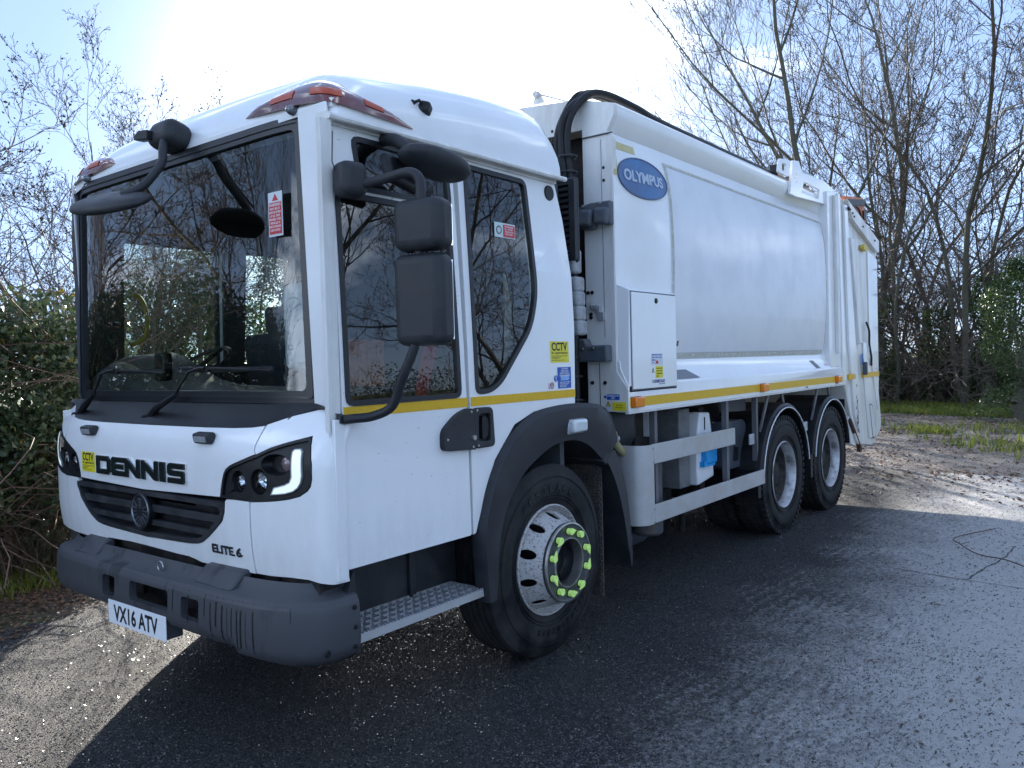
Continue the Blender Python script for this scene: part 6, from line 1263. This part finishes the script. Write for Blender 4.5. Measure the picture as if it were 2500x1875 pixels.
X, Y = scatter(420, .5, 8, -5, -.6, lambda X, Y: .8*np.ones_like(X)); litter('road_leaves', X, Y, .022, litterm, 'scattered leaf scraps on the concrete', 7, .008)
# twigs lying on the concrete
S = []
for i in range(260):
    x0, y0 = g.uniform(1.0, 8), g.uniform(-4.5, -.6); a = g.random()*3.14; l = g.uniform(.02, .07); S.append((x0, y0, .006, x0+l*math.cos(a), y0+l*math.sin(a), .007, .0018, .0012))
v_, f_ = tubes(S, 3); tag(nmesh('twig_litter', v_, f_, twigm), 'small bits of twig scattered on the concrete', 'twigs', kind='stuff')
br = MB(); br.tube(smooth_path([(6.1, -1.50, .03), (5.60, -1.27, .02), (5.3, -1.36, .03), (5.05, -1.52, .02), (4.9, -1.72, .035), (4.75, -1.9, .02)], 4), .0045, 6); br.tube([(5.3, -1.36, .03), (5.25, -1.43, .07)], .0025, 5)
tag(br.build('fallen_branch', M('reddish_bark', (.09, .045, .035), .7), None), 'thin reddish fallen branch lying at the edge of the concrete', 'branch')
# field fence
for (az0, az1, d0, d1, nm, lab) in ((17.5, 11.0, 27.5, 27.0, 'field_fence', 'dark post and rail fence in the thicket right of the tailgate'),):
    a, b = Vector((*at(az0, d0), 0)), Vector((*at(az1, d1), 0)); e = empty(nm, a); tag(e, lab, 'fence'); d = b-a; fm_w = M('weathered_fence_wood', (.06, .05, .04), .9); rot = math.atan2(d.y, d.x); e.rotation_euler = (0, 0, rot); L_ = d.length; k = 0
    while k*1.8 < L_+.1: MB().box((k*1.8-.05, -.05, 0), (k*1.8+.05, .05, 1.25)).build('post', fm_w, e); k += 1
    for z in (.35, .72, 1.08): MB().box((0, -.075, z), (L_, -.051, z+.09)).build('rail', fm_w, e)
# distant hill and hedge line
v = []; n = 60
for i in range(n+1):
    az = 30+60*i/n; d = 260; hz = 7+7*math.sin(i*.13+.7)+1.5*math.sin(i*.5); x, y = at(az, d); x2, y2 = at(az, d+140); v += [(x, y, -.1), (x*.5+x2*.5, y*.5+y2*.5, hz), (x2, y2, hz*.9)]
tag(MB().add(v, [(3*i+j, 3*i+3+j, 3*i+4+j, 3*i+1+j) for i in range(n) for j in (0, 1)]).build('distant_hill', M('far_hillside', (.20, .19, .17), .95, var=.6, vscale=.03, var2=(.28, .25, .24)), None), kind='structure')  # pale tones put the distance haze into the hill's colour
thicket('undergrowth', (1, -13.5), (19, -13), 2.2, 2.6, 15000, brml, 'sunlit hedge across the lane, seen only as a reflection in the side glass', 17, .09, 700)
a, b = at(66, 34), at(50, 40); thicket('field_hedge', a, b, 1.5, 1.6, 5000, brml, 'low hedge across the green field at far left', 12, .16, 200)

# loose chippings pressed into the surface dressing: small tilted facets
stone = leafmat('road_chipping', (.010, .010, .012), (.085, .083, .08), .16, 0.0)
def chippings(name, n, x0, x1, y0, y1, size, tilt, label, seed, keep):
    q = np.random.default_rng(seed); X = q.uniform(x0, x1, n); Y = q.uniform(y0, y1, n); k = keep(X, Y) > q.random(n); X, Y = X[k], Y[k]; n = len(X)
    nz = np.stack([q.normal(0, tilt, n), q.normal(0, tilt, n), np.ones(n)], 1); nz /= np.linalg.norm(nz, axis=1, keepdims=True)
    a = q.random(n)*6.283; u = np.stack([np.cos(a), np.sin(a), np.zeros(n)], 1); u -= nz*(u*nz).sum(1, keepdims=True); v = np.cross(nz, u); s_ = size*q.uniform(.45, 1.2, (n, 1)); P = np.stack([X, Y, np.full(n, .0065)], 1)
    V = np.stack([P-u*s_, P+v*s_*.7, P+u*s_*.9, P-v*s_*.8], 1).reshape(-1, 3); V[:, 2] = np.maximum(V[:, 2], .0032)
    return tag(nmesh(name, V, np.arange(n*4).reshape(-1, 4), stone), label, 'chippings', kind='stuff')
chippings('road_chippings', 110000, -3, 2.8, -2.2, 3.0, .0058, .30, 'dark glinting stone chippings on the tarmac in front of the truck', 31, lambda X, Y: np.clip(1.25-.8*np.clip(-Y-.9, 0, 2), .1, 1))
chippings('track_chippings', 60000, 2.6, 14, -4, 3.2, .008, .30, 'stone chippings beside and behind the rear wheels', 32, lambda X, Y: np.clip(1.0-.55*np.clip(-Y-.6, 0, 2)*(X < 8), .08, 1))
